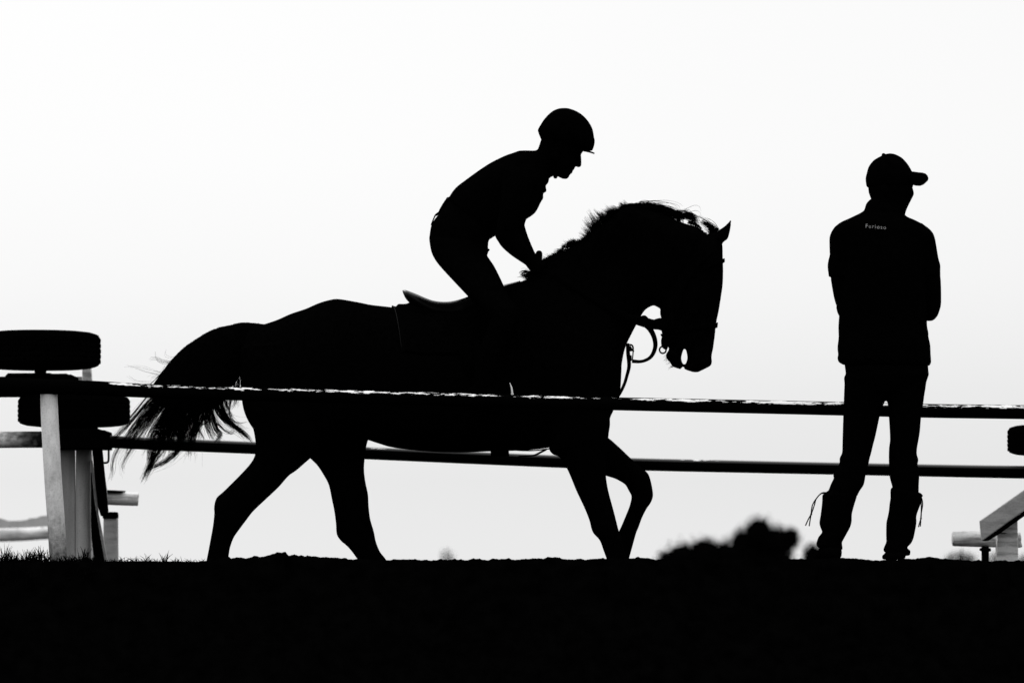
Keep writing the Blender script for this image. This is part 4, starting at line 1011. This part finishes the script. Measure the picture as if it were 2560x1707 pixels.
leaf_bush([(1670, 1412, 36, 40), (1708, 1405, 50, 53), (1764, 1398, 54, 60), (1816, 1402, 46, 56), (1690, 1470, 55, 50), (1780, 1470, 70, 55)], YB, 9000, .035, 'bush', 'low dark blurred bush sloping down to the left, right of the raised foreleg')
leaf_bush([(1856, 1370, 36, 54), (1897, 1337, 41, 48), (1940, 1360, 48, 48), (1976, 1346, 26, 30), (1935, 1395, 52, 30), (1878, 1392, 46, 36), (1900, 1430, 80, 60), (1905, 1500, 70, 50)], YB + .6, 11000, .035, 'bush', 'taller dark blurred bush just left of the standing man')
leaf_bush([(2032, 1393, 27, 36), (2060, 1398, 32, 38), (2040, 1460, 40, 60)], YB - .5, 4000, .035, 'bush', 'small dark blurred bush half hidden behind the standing man\'s left foot')
def tuft(cx, cy, w, h, Y, n, name, label, lean=0.0, rad=.004):
    mb = MB()
    z0 = TRACKZ - .02
    for _ in range(n):
        q = random.uniform(-1, 1)
        x = cx + q * w
        top = P(x + q * w * .35 + random.gauss(0, w * .25) + lean, cy - h * random.uniform(.25, 1.0) * (1 - .55 * q * q), Y + random.gauss(0, .08))
        b = P(x, cy, Y); b.z = z0; b.y = Y + random.gauss(0, .06)
        m = b.lerp(top, .6); m.x = b.x + (top.x - b.x) * .3
        mb.hair([b, m, top], rad, rad * .4)
    return single(name, mb, grassm, label, 'grass tuft', 'blurred grass tufts beyond the track', smooth=False)
tuft(2394, 1401, 26, 32, 46, 260, 'grass_tuft', 'blurred dry grass tuft at the foot of the peeling white log', 8, .003)
tuft(2482, 1401, 14, 27, 44, 80, 'grass_tuft', 'blurred thin grass tuft between the dark peg and the white right post', 4, .003)
tuft(1122, 1400, 15, 36, 60, 70, 'grass_tuft', 'small faint blurred grass tuft under the horse\'s belly', -4, .004)
tuft(2556, 1402, 14, 24, 40, 90, 'grass_tuft', 'blurred grass tuft cut off by the right edge of the picture', 4, .003)
# grass along the crest
mb = MB()
def blade(px, Y, h, lean, curl, wd):
    x0 = (px - 1280) / FPX * Y
    z0 = ground_z(x0, Y) - .01
    s0 = P(px, 1404, Y)
    pts = []
    for u in (0, .35, .7, 1):
        pts.append(Vector((s0.x + U(lean * u + curl * u * u, Y), Y + .02 * u * random.gauss(0, 1), z0 + U(h * (u - .18 * abs(curl) / 20 * u * u), Y))))
    mb.hair(pts, U(wd, Y), U(wd * .15, Y))
for _ in range(1500):
    px = random.uniform(-60, 520)
    den = 1.0 if px < 235 else (.40 if px < 420 else .22)
    if random.random() > den: continue
    k = .6 + 1.5 * max(0, noise.noise(Vector((px * .045, 5, 0)))) + (.85 if px < 125 else 0) + (.35 if 150 < px < 240 else 0)
    blade(px, random.uniform(19.62, 20.1), random.uniform(7, 27) * k, random.gauss(0, 6), random.gauss(0, 9), random.uniform(1.0, 2.6))
for px, h, ln, cu in [(173, 62, -16, -8), (166, 44, -14, -5), (174, 58, 5, 2), (186, 34, 10, 4), (192, 42, 5, 4), (205, 26, 3, 0), (162, 40, 4, -2), (305, 28, -12, -4), (312, 22, 6, 3), (360, 30, -5, -2), (385, 34, 6, 12), (380, 22, -6, -3), (228, 16, 5, 8), (395, 20, 8, 10), (415, 14, 4, 6)]:
    blade(px, 19.66, h, ln, cu, 1.3)
for _ in range(90):
    px = random.choice((random.uniform(2230, 2380), random.uniform(640, 960)))
    blade(px, random.uniform(19.66, 19.9), random.uniform(3, 9), random.gauss(0, 5), random.gauss(0, 4), .8)
for px, Y, h, ln in [(14, 24, 42, 10), (20, 24, 36, -4), (24, 24.3, 38, 10), (44, 29, 60, 1), (48, 29, 40, 4), (105, 23.5, 32, 6), (100, 23.5, 24, 4), (108, 23.5, 26, 2), (10, 24, 30, -3)]:
    blade(px, Y, h + 40, ln, 2, 2.6)
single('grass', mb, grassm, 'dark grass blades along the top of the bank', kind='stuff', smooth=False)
